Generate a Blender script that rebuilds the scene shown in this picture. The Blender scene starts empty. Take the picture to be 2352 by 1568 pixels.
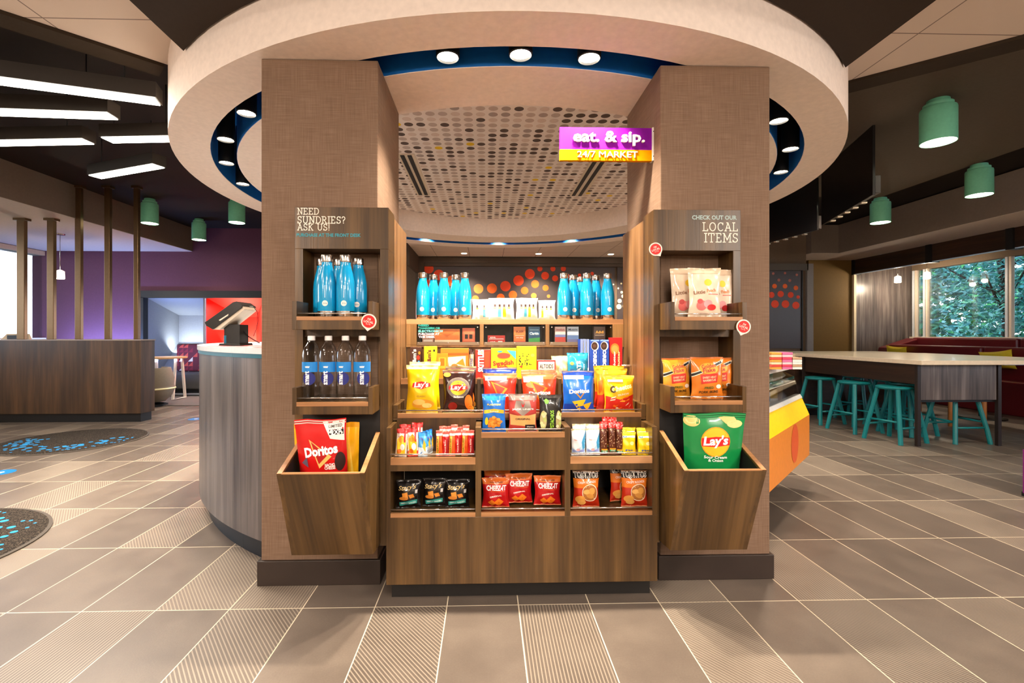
import bpy, bmesh, math, random
from mathutils import Vector, Matrix
random.seed(7)
sin, cos, pi = math.sin, math.cos, math.pi
COL = bpy.context.scene.collection
SC = bpy.context.scene
# ------------------------------------------------------------------ camera
F, PX, PY, TH, EYE = 1105.0, 1147.0, 768.0, math.radians(1.6), 1.16
cam = bpy.data.objects.new('camera', bpy.data.cameras.new('camera'))
COL.objects.link(cam)
cam.location = (0, 0, EYE)
cam.rotation_euler = (pi / 2, 0, -TH)
cam.data.sensor_width = 36
cam.data.lens = F / 2352 * 36
cam.data.shift_x = (1176 - PX) / 2352
cam.data.shift_y = -(784 - PY) / 2352
cam.data.clip_start = 0.05
SC.camera = cam
# ------------------------------------------------------------------ look
SC.view_settings.view_transform = 'Standard'
SC.view_settings.look = 'None'
SC.view_settings.gamma = 1
SC.view_settings.use_curve_mapping = False
SC.view_settings.exposure = 1.3
SC.cycles.use_denoising = True
SC.cycles.max_bounces = 8
SC.cycles.sample_clamp_indirect = 4
SC.cycles.caustics_reflective = False
SC.cycles.caustics_refractive = False
# ------------------------------------------------------------------ world: dusk sky
W = bpy.data.worlds.new('sky')
SC.world = W
W.use_nodes = True
wn, wl = W.node_tree.nodes, W.node_tree.links
bg = wn['Background']
tc = wn.new('ShaderNodeTexCoord'); sx = wn.new('ShaderNodeSeparateXYZ'); rp = wn.new('ShaderNodeValToRGB')
wl.new(tc.outputs['Generated'], sx.inputs[0]); wl.new(sx.outputs['Z'], rp.inputs[0]); wl.new(rp.outputs[0], bg.inputs[0])
rp.color_ramp.elements[0].color = (0.85, 0.9, 1, 1); rp.color_ramp.elements[1].color = (0.25, 0.45, 1, 1)
bg.inputs[1].default_value = 3.6

def lin(c):
    if isinstance(c, str):
        c = [int(c[i:i + 2], 16) / 255 for i in (0, 2, 4)]
        c = [x / 12.92 if x <= .04045 else ((x + .055) / 1.055) ** 2.4 for x in c]
    return (c[0], c[1], c[2], 1)

def light(name, kind, loc, power, color=(1, .78, .56), parent=None, size=.1, spot=120, blend=.8, rot=(0, 0, 0), sy=None):
    d = bpy.data.lights.new(name, kind)
    d.energy = power; d.color = color
    if kind == 'SPOT':
        d.spot_size = math.radians(spot); d.spot_blend = blend; d.shadow_soft_size = size
    elif kind == 'AREA':
        d.shape = 'RECTANGLE' if sy else 'DISK'; d.size = size
        if sy: d.size_y = sy
    else:
        d.shadow_soft_size = size
    o = bpy.data.objects.new(name, d); COL.objects.link(o)
    o.location = Vector(loc) - (ORG.get(parent.name, Vector()) if parent else Vector()); o.rotation_euler = rot
    if parent: o.parent = parent
    return o
ORG = {}
WARM = (1, .84, .68)
# large unseen area lights added under the ceilings around the camera, without fixtures
for i, (x, y, p) in enumerate([(-3.4, 0.2, 48), (3.6, 0.2, 55), (-3.2, -2.2, 40), (3.4, -2.2, 40), (0.2, -0.9, 30), (0.2, -2.6, 40)]):
    light('added_area_fill', 'AREA', (x, y, 2.64 if abs(x) < 1 else 2.83), p, (1, .88, .76), size=.6)

# unseen fill points added behind the camera to lift the ceilings
for x, y in ((-3.0, -1.6), (3.4, -1.6), (0.3, -2.4)):
    light('added_fill_light', 'POINT', (x, y, 2.05), 62, (1, .88, .76), size=.18)
# ------------------------------------------------------------------ pixel ray -> point on a known plane
def at(px, py, X=None, Y=None, Z=None):
    a, b = (px - PX) / F, (PY - py) / F
    d = (a * cos(TH) + sin(TH), -a * sin(TH) + cos(TH), b)
    if X is not None: t = X / d[0]
    elif Y is not None: t = Y / d[1]
    else: t = (Z - EYE) / d[2]
    return Vector((d[0] * t, d[1] * t, EYE + d[2] * t))
def zy(py, Y, px=1147):
    return at(px, py, Y=Y).z
# ------------------------------------------------------------------ materials
MATS = {}
def mat(c, rough=.5, metal=0, emit=0, spec=.5, name=None, trans=0, ior=1.45, alpha=1, coat=0, bump=None):
    key = (str(c), rough, metal, emit, spec, trans, ior, alpha, coat, str(bump))
    if key in MATS: return MATS[key]
    m = bpy.data.materials.new(name or 'surface'); m.use_nodes = True
    b = m.node_tree.nodes['Principled BSDF']
    b.inputs['Base Color'].default_value = lin(c)
    b.inputs['Roughness'].default_value = rough
    b.inputs['Metallic'].default_value = metal
    b.inputs['Specular IOR Level'].default_value = spec
    b.inputs['IOR'].default_value = ior
    b.inputs['Transmission Weight'].default_value = trans
    b.inputs['Alpha'].default_value = alpha
    b.inputs['Coat Weight'].default_value = coat
    if emit:
        b.inputs['Emission Color'].default_value = lin(c); b.inputs['Emission Strength'].default_value = emit
    # fine procedural mottling so that no surface is perfectly flat in tone
    if not emit and not trans:
        nt = m.node_tree; n = nt.nodes; l = nt.links
        t = n.new('ShaderNodeTexCoord'); z = n.new('ShaderNodeTexNoise'); z.inputs['Scale'].default_value = bump[0] if bump else 35
        l.new(t.outputs['Object'], z.inputs['Vector'])
        mx = n.new('ShaderNodeMix'); mx.data_type = 'RGBA'; mx.blend_type = 'MULTIPLY'
        mx.inputs[0].default_value = .18
        l.new(z.outputs['Fac'], mx.inputs[7]); mx.inputs[6].default_value = lin(c)
        cc = lin(c); mx.inputs[6].default_value = (cc[0] * 1.1, cc[1] * 1.1, cc[2] * 1.1, 1)
        l.new(mx.outputs[2], b.inputs['Base Color'])
        if bump:
            bp = n.new('ShaderNodeBump'); bp.inputs['Distance'].default_value = bump[1]; bp.inputs['Strength'].default_value = .6
            l.new(z.outputs['Fac'], bp.inputs['Height']); l.new(bp.outputs[0], b.inputs['Normal'])
    MATS[key] = m
    return m

class E:                       # tiny arithmetic on shader sockets
    nt = None
    def __init__(s, v): s.v = v
    @staticmethod
    def op(o, *a):
        n = E.nt.nodes.new('ShaderNodeMath'); n.operation = o
        for i, x in enumerate(a):
            x = x.v if isinstance(x, E) else x
            if isinstance(x, (int, float)): n.inputs[i].default_value = x
            else: E.nt.links.new(x, n.inputs[i])
        return E(n.outputs[0])
    def __add__(s, o): return E.op('ADD', s, o)
    def __sub__(s, o): return E.op('SUBTRACT', s, o)
    def __mul__(s, o): return E.op('MULTIPLY', s, o)
    def __truediv__(s, o): return E.op('DIVIDE', s, o)
    def floor(s): return E.op('FLOOR', s)
    def frac(s): return E.op('FRACT', s)
    def abs(s): return E.op('ABSOLUTE', s)
    def __lt__(s, o): return E.op('LESS_THAN', s, o)
    def __gt__(s, o): return E.op('GREATER_THAN', s, o)
def begin(name, rough=.5, spec=.5):
    m = bpy.data.materials.new(name); m.use_nodes = True; E.nt = m.node_tree
    b = m.node_tree.nodes['Principled BSDF']; b.inputs['Roughness'].default_value = rough; b.inputs['Specular IOR Level'].default_value = spec
    t = m.node_tree.nodes.new('ShaderNodeTexCoord'); s = m.node_tree.nodes.new('ShaderNodeSeparateXYZ')
    m.node_tree.links.new(t.outputs['Object'], s.inputs[0])
    return m, b, t.outputs['Object'], E(s.outputs[0]), E(s.outputs[1]), E(s.outputs[2])
def comb(x, y, z=0):
    n = E.nt.nodes.new('ShaderNodeCombineXYZ')
    for i, v in enumerate((x, y, z)):
        if isinstance(v, E): E.nt.links.new(v.v, n.inputs[i])
        else: n.inputs[i].default_value = v
    return n.outputs[0]
def noise(vec, scale, detail=4, rough=.5):
    n = E.nt.nodes.new('ShaderNodeTexNoise'); n.inputs['Scale'].default_value = scale; n.inputs['Detail'].default_value = detail
    n.inputs['Roughness'].default_value = rough
    E.nt.links.new(vec, n.inputs['Vector']); return E(n.outputs['Fac'])
def white(vec):
    n = E.nt.nodes.new('ShaderNodeTexWhiteNoise'); n.noise_dimensions = '3D'
    E.nt.links.new(vec, n.inputs['Vector']); return E(n.outputs['Value'])
def mixc(f, a, b):
    n = E.nt.nodes.new('ShaderNodeMix'); n.data_type = 'RGBA'
    E.nt.links.new(f.v, n.inputs[0])
    for i, v in ((6, a), (7, b)):
        if isinstance(v, E): E.nt.links.new(v.v, n.inputs[i])
        else: n.inputs[i].default_value = lin(v)
    return E(n.outputs[2])
def ramp(f, stops, const=False):
    n = E.nt.nodes.new('ShaderNodeValToRGB'); cr = n.color_ramp
    if const: cr.interpolation = 'CONSTANT'
    while len(cr.elements) < len(stops): cr.elements.new(.5)
    for e, (p, c) in zip(cr.elements, stops): e.position = p; e.color = lin(c)
    E.nt.links.new(f.v, n.inputs[0]); return E(n.outputs[0])
def finish(m, b, col, h=None, dist=.001, rough=None):
    E.nt.links.new(col.v, b.inputs['Base Color'])
    if rough is not None: E.nt.links.new(rough.v, b.inputs['Roughness'])
    if h is not None:
        n = E.nt.nodes.new('ShaderNodeBump'); n.inputs['Distance'].default_value = dist
        E.nt.links.new(h.v, n.inputs['Height']); E.nt.links.new(n.outputs[0], b.inputs['Normal'])
    return m
def wood(name, dark, mid, light_, rough=.32, along='z', sc=1):
    m, b, v, x, y, z = begin(name, rough)
    if along == 'z': p = comb(x * (14 * sc), y * (14 * sc), z * .8); q = comb(x * 90, y * 90, z * 2.2)
    elif along == 'x': p = comb(x * .8, y * 14, z * 14); q = comb(x * 2.2, y * 90, z * 90)
    else: p = comb(x * 14, y * .8, z * 14); q = comb(x * 90, y * 2.2, z * 90)
    a = noise(p, 1, 3, .55); g = noise(q, 1, 4, .6)
    t = a * .72 + g * .28
    return finish(m, b, ramp(t, [(.36, dark), (.5, mid), (.64, light_)]), g, .0004)
WOOD = wood('walnut_laminate', '36240f', '4e371b', '664a28')
LIP = wood('light_walnut_edge', '7a5230', 'a07046', 'b8875c', .35, 'x')
WOODG = wood('grey_walnut', '3a3432', '5c524e', '7c726e', .35)
WOODD = wood('dark_wood', '1c100a', '2c1a10', '3c2618', .35, 'y')
WOODT = wood('desk_walnut', '2c1e12', '402c1a', '563c24', .4, sc=.8)

def fabric():
    m, b, v, x, y, z = begin('woven_wallcovering', .85, .2)
    a = noise(comb(x * 9, y * 9, z * 300), 1, 2); c = noise(comb(x * 300, y * 300, z * 7), 1, 2); n = noise(v, 3, 2)
    t = a * .42 + c * .42 + n * .16
    return finish(m, b, ramp(t, [(.3, '6b5443'), (.5, '7a6250'), (.7, '8b7260')]), t, .0004)
FABRIC = fabric()
WHITE = mat('ece0d4', .75, spec=.2, name='white_plaster')
DARKC = mat('221b16', .8, spec=.2, name='dark_ceiling_paint')
GREYC = mat('5c5148', .8, spec=.2, name='taupe_ceiling_paint')
BLUE = mat('0864b4', .55, name='blue_paint')
BLACK = mat('0c0b0b', .5, name='black')
BROWN = mat('2c211b', .5, name='brown_base')
CREAM = mat('e6d8c4', .4, name='cream')
STEEL = mat('c4bcb4', .22, 1, name='brushed_steel')
CHROME = mat('d8d4d0', .12, 1, name='chrome')
def clear(name, tint, ior, rough=.03):
    m = bpy.data.materials.new(name); m.use_nodes = True; n, l = m.node_tree.nodes, m.node_tree.links; n.clear()
    o = n.new('ShaderNodeOutputMaterial'); mx = n.new('ShaderNodeMixShader'); t = n.new('ShaderNodeBsdfTransparent'); g = n.new('ShaderNodeBsdfGlossy'); f = n.new('ShaderNodeFresnel')
    t.inputs[0].default_value = tint + (1,); g.inputs['Roughness'].default_value = rough; f.inputs[0].default_value = ior
    w_ = n.new('ShaderNodeMath'); w_.operation = 'MULTIPLY'; lw = n.new('ShaderNodeLayerWeight'); lw.inputs[0].default_value = (ior - 1) * .8; w_.inputs[1].default_value = .7
    l.new(lw.outputs['Fresnel'] if ior < 1.37 else lw.outputs['Facing'], w_.inputs[0]); l.new(w_.outputs[0], mx.inputs[0]); l.new(t.outputs[0], mx.inputs[1]); l.new(g.outputs[0], mx.inputs[2]); l.new(mx.outputs[0], o.inputs[0]); return m
GLASS = clear('clear_glass', (.94, .97, .97), 1.35)

def floor_mat():
    m, b, v, x, y, z = begin('porcelain_tile', .42, .45)
    u = (x - .139) / .3055; w = (y - 2.062) / .61
    ci, ri = u.floor(), w.floor(); fu, fv = u.frac(), w.frac()
    rnd = white(comb(ci, ri, 3.3)); rnd2 = white(comb(ci, ri, 8.1))
    par = ((ci * .5).frac().abs() < .25)                      # every other column
    row0 = ((ri + 1).abs() < .5)
    rib = E.op('MAXIMUM', E.op('MULTIPLY', par, row0), E.op('MULTIPLY', (rnd > .74), E.op('SUBTRACT', 1.0, row0)))
    d1 = ((u + w * .0) * 24).frac(); d2 = (u * 19 + w * 30).frac()
    sel = rnd2 > .6
    line = E.op('ADD', E.op('MULTIPLY', sel, d2), E.op('MULTIPLY', E.op('SUBTRACT', 1.0, sel), d1))
    line = E.op('MULTIPLY', (line < .36), rib) * .55
    gx = .0022 / .3055; gy = .0022 / .61
    gr = E.op('MAXIMUM', E.op('MAXIMUM', fu < gx, fu > (1 - gx)), E.op('MAXIMUM', fv < gy, fv > (1 - gy)))
    n = noise(v, 5, 6, .6); n2 = noise(v, 160, 2, .6)
    t = n * .5 + rnd * .3 + n2 * .2
    base = ramp(t, [(.2, '51473f'), (.5, '665a50'), (.8, '7c6f62')])
    c = mixc(line, base, 'a89a88'); c = mixc(gr, c, 'd6c7ac')
    h = E.op('ADD', line * .6, n2 * .15)
    return finish(m, b, c, h, .0015, rough=(E.op('ADD', n * .2, .3)))
def dot_ceiling():
    m, b, v, x, y, z = begin('dotted_ceiling_print', .6, .2)
    u, w = x / .087, y / .087
    cu, cw = u.frac() - .5, w.frac() - .5
    r = E.op('SQRT', cu * cu + cw * cw)
    inside = r < .37
    rnd = white(comb(u.floor(), w.floor(), 1.7))
    c = ramp(rnd, [(0, 'e2d0c6'), (.36, 'c6b4ac'), (.58, 'aa9a94'), (.73, '54443c'), (.975, 'f4cc20')], True)
    return finish(m, b, mixc(inside, 'f8eee8', c))
def tile_ceiling(x0, y0, s=.61, c='dccbbd', t=.004, sy=None):
    m, b, v, x, y, z = begin('ceiling_tile', .85, .2)
    fu, fv = ((x - x0) / s).frac(), ((y - y0) / (sy or s)).frac()
    g = E.op('MAXIMUM', E.op('MAXIMUM', fu < t / s, fu > (1 - t / s)), E.op('MAXIMUM', fv < t / s, fv > (1 - t / s)))
    return finish(m, b, mixc(g, c, '8c7c72'))
# ------------------------------------------------------------------ mesh builder
class MB:
    def __init__(s): s.v = []; s.f = []; s.m = []; s.mats = []; s.sm = []
    def mi(s, m):
        if m not in s.mats: s.mats.append(m)
        return s.mats.index(m)
    def add(s, vs, fs, m, smooth=False):
        k = len(s.v); s.v += [tuple(p) for p in vs]; i = s.mi(m)
        for f in fs: s.f.append([k + j for j in f]); s.m.append(i); s.sm.append(smooth)
        return s
    def hexa(s, p, m):      # p: 4 bottom (ccw from above), 4 top
        return s.add(p, [(3, 2, 1, 0), (4, 5, 6, 7), (0, 1, 5, 4), (1, 2, 6, 5), (2, 3, 7, 6), (3, 0, 4, 7)], m)
    def box(s, x0, x1, y0, y1, z0, z1, m):
        return s.hexa([(x0, y0, z0), (x1, y0, z0), (x1, y1, z0), (x0, y1, z0), (x0, y0, z1), (x1, y0, z1), (x1, y1, z1), (x0, y1, z1)], m)
    def prism(s, pts, z0, z1, m):   # pts in xy, ccw
        n = len(pts); v = [(x, y, z0) for x, y in pts] + [(x, y, z1) for x, y in pts]
        return s.add(v, [tuple(reversed(range(n))), tuple(range(n, 2 * n))] + [(i, (i + 1) % n, n + (i + 1) % n, n + i) for i in range(n)], m)
    def lathe(s, prof, m, c=(0, 0), seg=32, a0=0, a1=2 * pi, smooth=True, mats=None, close=False):
        full = abs(a1 - a0 - 2 * pi) < 1e-6; n = seg if full else seg + 1
        k = len(s.v)
        for r, z in prof:
            for j in range(n):
                a = a0 + (a1 - a0) * j / seg
                s.v.append((c[0] + r * cos(a), c[1] + r * sin(a), z))
        L = len(prof); rng = range(L if close else L - 1)
        for i in rng:
            mm = s.mi(mats[i] if mats else m)
            for j in range(seg):
                j2 = (j + 1) % n; i2 = (i + 1) % L
                s.f.append([k + i * n + j, k + i * n + j2, k + i2 * n + j2, k + i2 * n + j]); s.m.append(mm); s.sm.append(smooth)
        if close and not full:
            s.f.append([k + i * n for i in range(L)]); s.m.append(s.mi(m)); s.sm.append(False)
            s.f.append([k + i * n + seg for i in reversed(range(L))]); s.m.append(s.mi(m)); s.sm.append(False)
        return s
    def tube(s, pts, r, m, seg=8, cap=True, r1=None):
        pts = [Vector(p) for p in pts]; k = len(s.v); n = len(pts)
        for i, p in enumerate(pts):
            d = (pts[min(i + 1, n - 1)] - pts[max(i - 1, 0)]).normalized()
            u = d.orthogonal().normalized() if i == 0 else (u - d * u.dot(d)).normalized()
            w = d.cross(u); rr = r if r1 is None else r + (r1 - r) * i / (n - 1)
            for j in range(seg):
                a = 2 * pi * j / seg; s.v.append(tuple(p + (u * cos(a) + w * sin(a)) * rr))
        mm = s.mi(m)
        for i in range(n - 1):
            for j in range(seg):
                s.f.append([k + i * seg + j, k + i * seg + (j + 1) % seg, k + (i + 1) * seg + (j + 1) % seg, k + (i + 1) * seg + j]); s.m.append(mm); s.sm.append(True)
        if cap:
            s.f.append([k + j for j in reversed(range(seg))]); s.f.append([k + (n - 1) * seg + j for j in range(seg)]); s.m += [mm, mm]; s.sm += [False, False]
        return s
    def disc(s, c, r, m, n=(0, -1, 0), th=.001, seg=20, rz=None):    # thin solid disc facing n
        n = Vector(n); u = Vector((1, 0, 0)) if abs(n.x) < .5 else Vector((0, 1, 0)); w = n.cross(u); c = Vector(c); v = []
        for o in (0, th):
            for j in range(seg):
                a = 2 * pi * j / seg; v.append(c + u * cos(a) * r + w * sin(a) * (rz or r) + n * o)
        return s.add(v, [tuple(range(seg)), tuple(reversed(range(seg, 2 * seg)))] + [(j, seg + j, seg + (j + 1) % seg, (j + 1) % seg) for j in range(seg)], m)
    def tri(s, V, T, m): return s.add(V, T, m)
    def build(s, name, parent=None, bevel=0, fix=True, sub=0):
        me = bpy.data.meshes.new(name); o_ = ORG.get(parent.name) if parent else None
        vs = s.v if o_ is None else [(x - o_[0], y - o_[1], z - o_[2]) for x, y, z in s.v]
        me.from_pydata(vs, [], s.f)
        for m in s.mats: me.materials.append(m)
        for p, mi_, sm in zip(me.polygons, s.m, s.sm): p.material_index = mi_; p.use_smooth = sm
        if fix:
            b = bmesh.new(); b.from_mesh(me); bmesh.ops.recalc_face_normals(b, faces=b.faces)
            for e in b.edges:
                if len(e.link_faces) == 2 and e.calc_face_angle(0) > .6: e.smooth = False
            b.to_mesh(me); b.free()
        o = bpy.data.objects.new(name, me); COL.objects.link(o)
        if parent:
            o.parent = parent
            if o_ is not None: ORG[o.name] = o_
        if bevel:
            q = o.modifiers.new('b', 'BEVEL'); q.width = bevel; q.segments = 2; q.limit_method = 'ANGLE'
        if sub:
            q = o.modifiers.new('s', 'SUBSURF'); q.levels = q.render_levels = sub
        return o
def tag(o, label, cat, group=None, kind=None):
    o['label'] = label; o['category'] = cat
    if group: o['group'] = group
    if kind: o['kind'] = kind
    return o
def thing(name, label, cat, loc=(0, 0, 0), group=None, world=True, rz=0):
    o = bpy.data.objects.new(name, None); COL.objects.link(o); o.location = loc; o.empty_display_size = .05
    o.rotation_euler.z = rz
    if world: ORG[o.name] = Vector(loc)
    return tag(o, label, cat, group)
def struct(name, mb, bevel=0, parent=None, label=None):
    o = mb.build(name, parent, bevel)
    if not parent: o['kind'] = 'structure'
    return o
def sgroup(name, loc=(0, 0, 0)):
    o = bpy.data.objects.new(name, None); COL.objects.link(o); o.location = loc; ORG[o.name] = Vector(loc); o['kind'] = 'structure'; return o
def dup(root, loc, label=None, rz=None, group=None, scale=None):
    def cp(o, par):
        c = o.copy(); COL.objects.link(c)
        if par is not None: c.parent = par
        for ch in [k for k in bpy.data.objects if k.parent == o]: cp(ch, c)
        return c
    r = cp(root, None); r.location = loc
    if rz is not None: r.rotation_euler.z = rz
    if label: r['label'] = label
    if group: r['group'] = group
    if scale: r.scale = scale
    return r
# ------------------------------------------------------------------ lettering
TC = {}
def glyphs(txt, bold=0, slant=0, spacing=1.0):
    key = (txt, bold, slant, spacing)
    if key in TC: return TC[key]
    c = bpy.data.curves.new('t', 'FONT'); c.body = txt; c.size = 1; c.resolution_u = 2; c.offset = bold; c.shear = slant; c.space_character = spacing
    c.fill_mode = 'FRONT'
    o = bpy.data.objects.new('t', c); COL.objects.link(o)
    dg = bpy.context.evaluated_depsgraph_get(); me = bpy.data.meshes.new_from_object(o.evaluated_get(dg))
    V = [(v.co.x, v.co.y) for v in me.vertices]; T = [tuple(p.vertices) for p in me.polygons]
    bpy.data.objects.remove(o); bpy.data.curves.remove(c); bpy.data.meshes.remove(me)
    xs = [v[0] for v in V]; ys = [v[1] for v in V]
    r = (V, T, min(xs), max(xs), min(ys), max(ys)); TC[key] = r; return r
# slab serif letters from strokes on a 0..1 high cell: (width, polylines, serif bars (x0,x1,y))
def arc(cx, cy, rx, ry, a0, a1, n=12): return [(cx + rx * cos(math.radians(a0 + (a1 - a0) * i / n)), cy + ry * sin(math.radians(a0 + (a1 - a0) * i / n))) for i in range(n + 1)]
SL = {
 'N': (.85, [[(.15, 0), (.15, 1), (.7, 0), (.7, 1)]], [(0, .3, 0), (0, .2, 1), (.55, .85, 1)]),
 'E': (.72, [[(.62, .02), (.62, .2)], [(.15, 0), (.15, 1)], [(0, 0), (.64, 0)], [(0, 1), (.6, 1)], [(.6, .98), (.6, .8)], [(.15, .5), (.45, .5)]], []),
 'D': (.82, [[(.15, 0), (.15, 1)], [(0, 0), (.35, 0)] + arc(.35, .5, .4, .5, -90, 90) + [(0, 1)]], []),
 'S': (.66, [[(.07, .0), (.07, .24)], arc(.33, .75, .23, .25, 25, 270) + arc(.33, .25, .25, .25, 90, -155), [(.56, 1), (.56, .78)]], []),
 'U': (.85, [[(.15, 1), (.15, .35)] + arc(.42, .32, .27, .32, 180, 360) + [(.7, .35), (.7, 1)]], [(0, .3, 1), (.55, .85, 1)]),
 'R': (.78, [[(.15, 0), (.15, 1)], [(0, 1), (.35, 1)] + arc(.37, .75, .24, .25, 90, -90) + [(.15, .5)], [(.38, .5), (.66, 0)]], [(0, .3, 0), (.56, .78, 0)]),
 'I': (.34, [[(.17, 0), (.17, 1)]], [(.02, .32, 0), (.02, .32, 1)]),
 '?': (.56, [arc(.27, .74, .22, .26, 170, -90) + [(.27, .28)], [(.27, .1), (.27, 0)]], []),
 '!': (.28, [[(.14, 1), (.14, .3)], [(.14, .1), (.14, 0)]], []),
 'A': (.85, [[(.1, 0), (.42, 1), (.75, 0)], [(.22, .35), (.63, .35)], [(.25, 1), (.42, 1)]], [(0, .24, 0), (.6, .85, 0)]),
 'K': (.8, [[(.15, 0), (.15, 1)], [(.65, 1), (.15, .42)], [(.3, .58), (.68, 0)]], [(0, .3, 0), (0, .3, 1), (.54, .78, 1), (.56, .8, 0)]),
 'L': (.7, [[(.15, 0), (.15, 1)], [(0, 0), (.62, 0)], [(.62, -.02), (.62, .22)]], [(0, .32, 1)]),
 'O': (.88, [arc(.42, .5, .36, .5, 0, 360, 20)], []),
 'C': (.78, [arc(.42, .5, .34, .5, 45, 315, 16), [(.68, .98), (.68, .74)]], []),
 'T': (.78, [[(.38, 0), (.38, 1)], [(.04, 1), (.72, 1)], [(.05, 1.02), (.05, .78)], [(.71, 1.02), (.71, .78)]], [(.23, .53, 0)]),
 'M': (1.0, [[(.15, 0), (.15, 1), (.5, .25), (.85, 1), (.85, 0)]], [(0, .3, 0), (.7, 1, 0), (0, .2, 1), (.8, 1, 1)]),
 "'": (.2, [[(.1, 1), (.1, .75)]], []), ' ': (.4, [], [])}
def slab(mb, txt, x, z, h, Y, m, w=.085, right=False, map_=None):
    tot = sum(SL[c][0] + .12 for c in txt) * h
    cx = x - tot + .02 * h if right else x
    kq = 0
    for c in txt:
        wd, lines, ser = SL[c]
        for L in lines + [[(a, yy), (b_, yy)] for a, b_, yy in ser]:
            for (ax, ay), (bx, by) in zip(L[:-1], L[1:]):
                d = Vector((bx - ax, by - ay)); 
                if d.length < 1e-4: continue
                d.normalize(); p = Vector((-d.y, d.x)) * w / 2; e = d * w * .3
                q = [(ax - e.x - p.x, ay - e.y - p.y), (bx + e.x - p.x, by + e.y - p.y), (bx + e.x + p.x, by + e.y + p.y), (ax - e.x + p.x, ay - e.y + p.y)]
                kq += 1; yy_ = Y - (kq % 7) * .00006
                mb.add([(cx + qx * h, yy_, z + qy * h) for qx, qy in q] + [(cx + qx * h, Y + .0012, z + qy * h) for qx, qy in q], [(0, 1, 2, 3), (7, 6, 5, 4), (0, 4, 5, 1), (1, 5, 6, 2), (2, 6, 7, 3), (3, 7, 4, 0)], m)
        cx += (wd + .12) * h
def put_text(mb, txt, f, m, cx=None, cz=0, h=None, w=None, bold=0, slant=0, rot=0, align='c', vert=False, box=None, th=0):
    """flat text mapped by f(x, z) -> point; cx,cz centre; h cap height; w forces a width"""
    V, T, x0, x1, y0, y1 = glyphs(txt, bold, slant)
    sy = h / (y1 - y0); sx_ = (w / (x1 - x0)) if w else sy
    ox = {'c': (x0 + x1) / 2, 'l': x0, 'r': x1}[align]; oy = (y0 + y1) / 2
    cr, sr = cos(rot), sin(rot); P = []
    for a, b in V:
        a = (a - ox) * sx_; b = (b - oy) * sy
        P.append(f(cx + a * cr - b * sr, cz + a * sr + b * cr))
    mb.add(P, T, m)
# ================================================================== SETTING
CX, CY = .18, 4.5
YB = 9.15                                                   # far wall of the lobby
struct('floor', MB().box(-11, 12, -4.2, 12, -.05, 0, floor_mat()))
ZD, ZS, ZW, ZF, ZR = 3.15, 2.71, 2.88, 2.66, 2.44           # dark ceiling, side soffits, white tiles, front soffit, ring
mb = MB(); mb.box(-11, .2, -4.2, 12, ZD, ZD + .1, DARKC); struct('ceiling', mb)
mb = MB(); mb.box(.2, 5.72, -4.2, 6.83, ZD, ZD + .1, GREYC); struct('ceiling', mb)
mb = MB(); mb.box(.2, 12, 6.83, 12, ZD + .12, ZD + .2, DARKC); mb.box(5.72, 12, -4.2, 6.83, ZD + .12, ZD + .2, DARKC); struct('ceiling', mb)
# white tile ceiling with diagonal ends, cut round the ring
def circ(r, a): a = math.radians(a); return (CX + r * cos(a), CY + r * sin(a))
A, B = at(0, 22, Z=ZW), at(378, 147, Z=ZW); C_, D_ = at(2352, 79, Z=ZW), at(1943, 187, Z=ZW)
def ext(p, q, x): t = (x - p.x) / (q.x - p.x); return (x, p.y + (q.y - p.y) * t)
def hit(p, q, r=2.62):
    for i in range(4000):
        t = i / 1000; x = p.x + (q.x - p.x) * t; y = p.y + (q.y - p.y) * t
        if math.hypot(x - CX, y - CY) < r: return (x, y)
    return (q.x, q.y)
hl, hr = hit(A, B), hit(C_, D_)
al = math.degrees(math.atan2(hl[1] - CY, hl[0] - CX)) % 360; ar = math.degrees(math.atan2(hr[1] - CY, hr[0] - CX)) % 360
arcp = [circ(2.6, ar + (al - ar) * i / 40) for i in range(41)]
outer = [ext(A, B, -8), (-8, -4.2), (9, -4.2), ext(C_, D_, 9)]
TILE = tile_ceiling(at(98, 41, Z=ZW).x, at(98, 41, Z=ZW).y, .61)
# strips so that the concave outline triangulates cleanly
mb = MB()
def zone(mb, lo, hi, z0, z1, m, yb=-4.2):
    """area between y=yb and the upper outline [list of (x,y) by rising x]"""
    for (xa, ya), (xb, yb2) in zip(hi[:-1], hi[1:]):
        if xb - xa < 1e-4: continue
        mb.prism([(xa, yb), (xb, yb), (xb, yb2), (xa, ya)], z0, z1, m)
up = [ext(A, B, -8)] + [p for p in reversed(arcp) ] + [ext(C_, D_, 9)]
zone(mb, None, up, ZW, ZW + .06, TILE)
struct('ceiling', mb)
# dark soffit hanging in front of the ring
XL, XR = -1.60, 2.02
mb = MB(); hi = []
for i in range(31):
    x = XL + (XR - XL) * i / 30; hi.append((x, CY - math.sqrt(2.61 ** 2 - (x - CX) ** 2)))
zone(mb, None, hi, ZF, ZW - .001, mat('362c25', .8, spec=.2)); struct('ceiling', mb)
# dark bulkhead strips just behind the diagonal ends of the white tiles
for (p, q, xo) in ((A, B, -8), (C_, D_, 9)):
    a, b = ext(p, q, xo), hit(p, q); d = Vector((b[0] - a[0], b[1] - a[1])).normalized(); n = Vector((-d.y, d.x)) * .16
    if n.y < 0: n = -n
    mb = MB(); pts = [a, b, (b[0] + n.x, b[1] + n.y), (a[0] + n.x, a[1] + n.y)]
    if xo > 0: pts = pts[::-1]
    mb.prism(pts, ZW - .02, ZW + .1, mat('33291f', .8, spec=.2)); struct('ceiling', mb)
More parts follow.
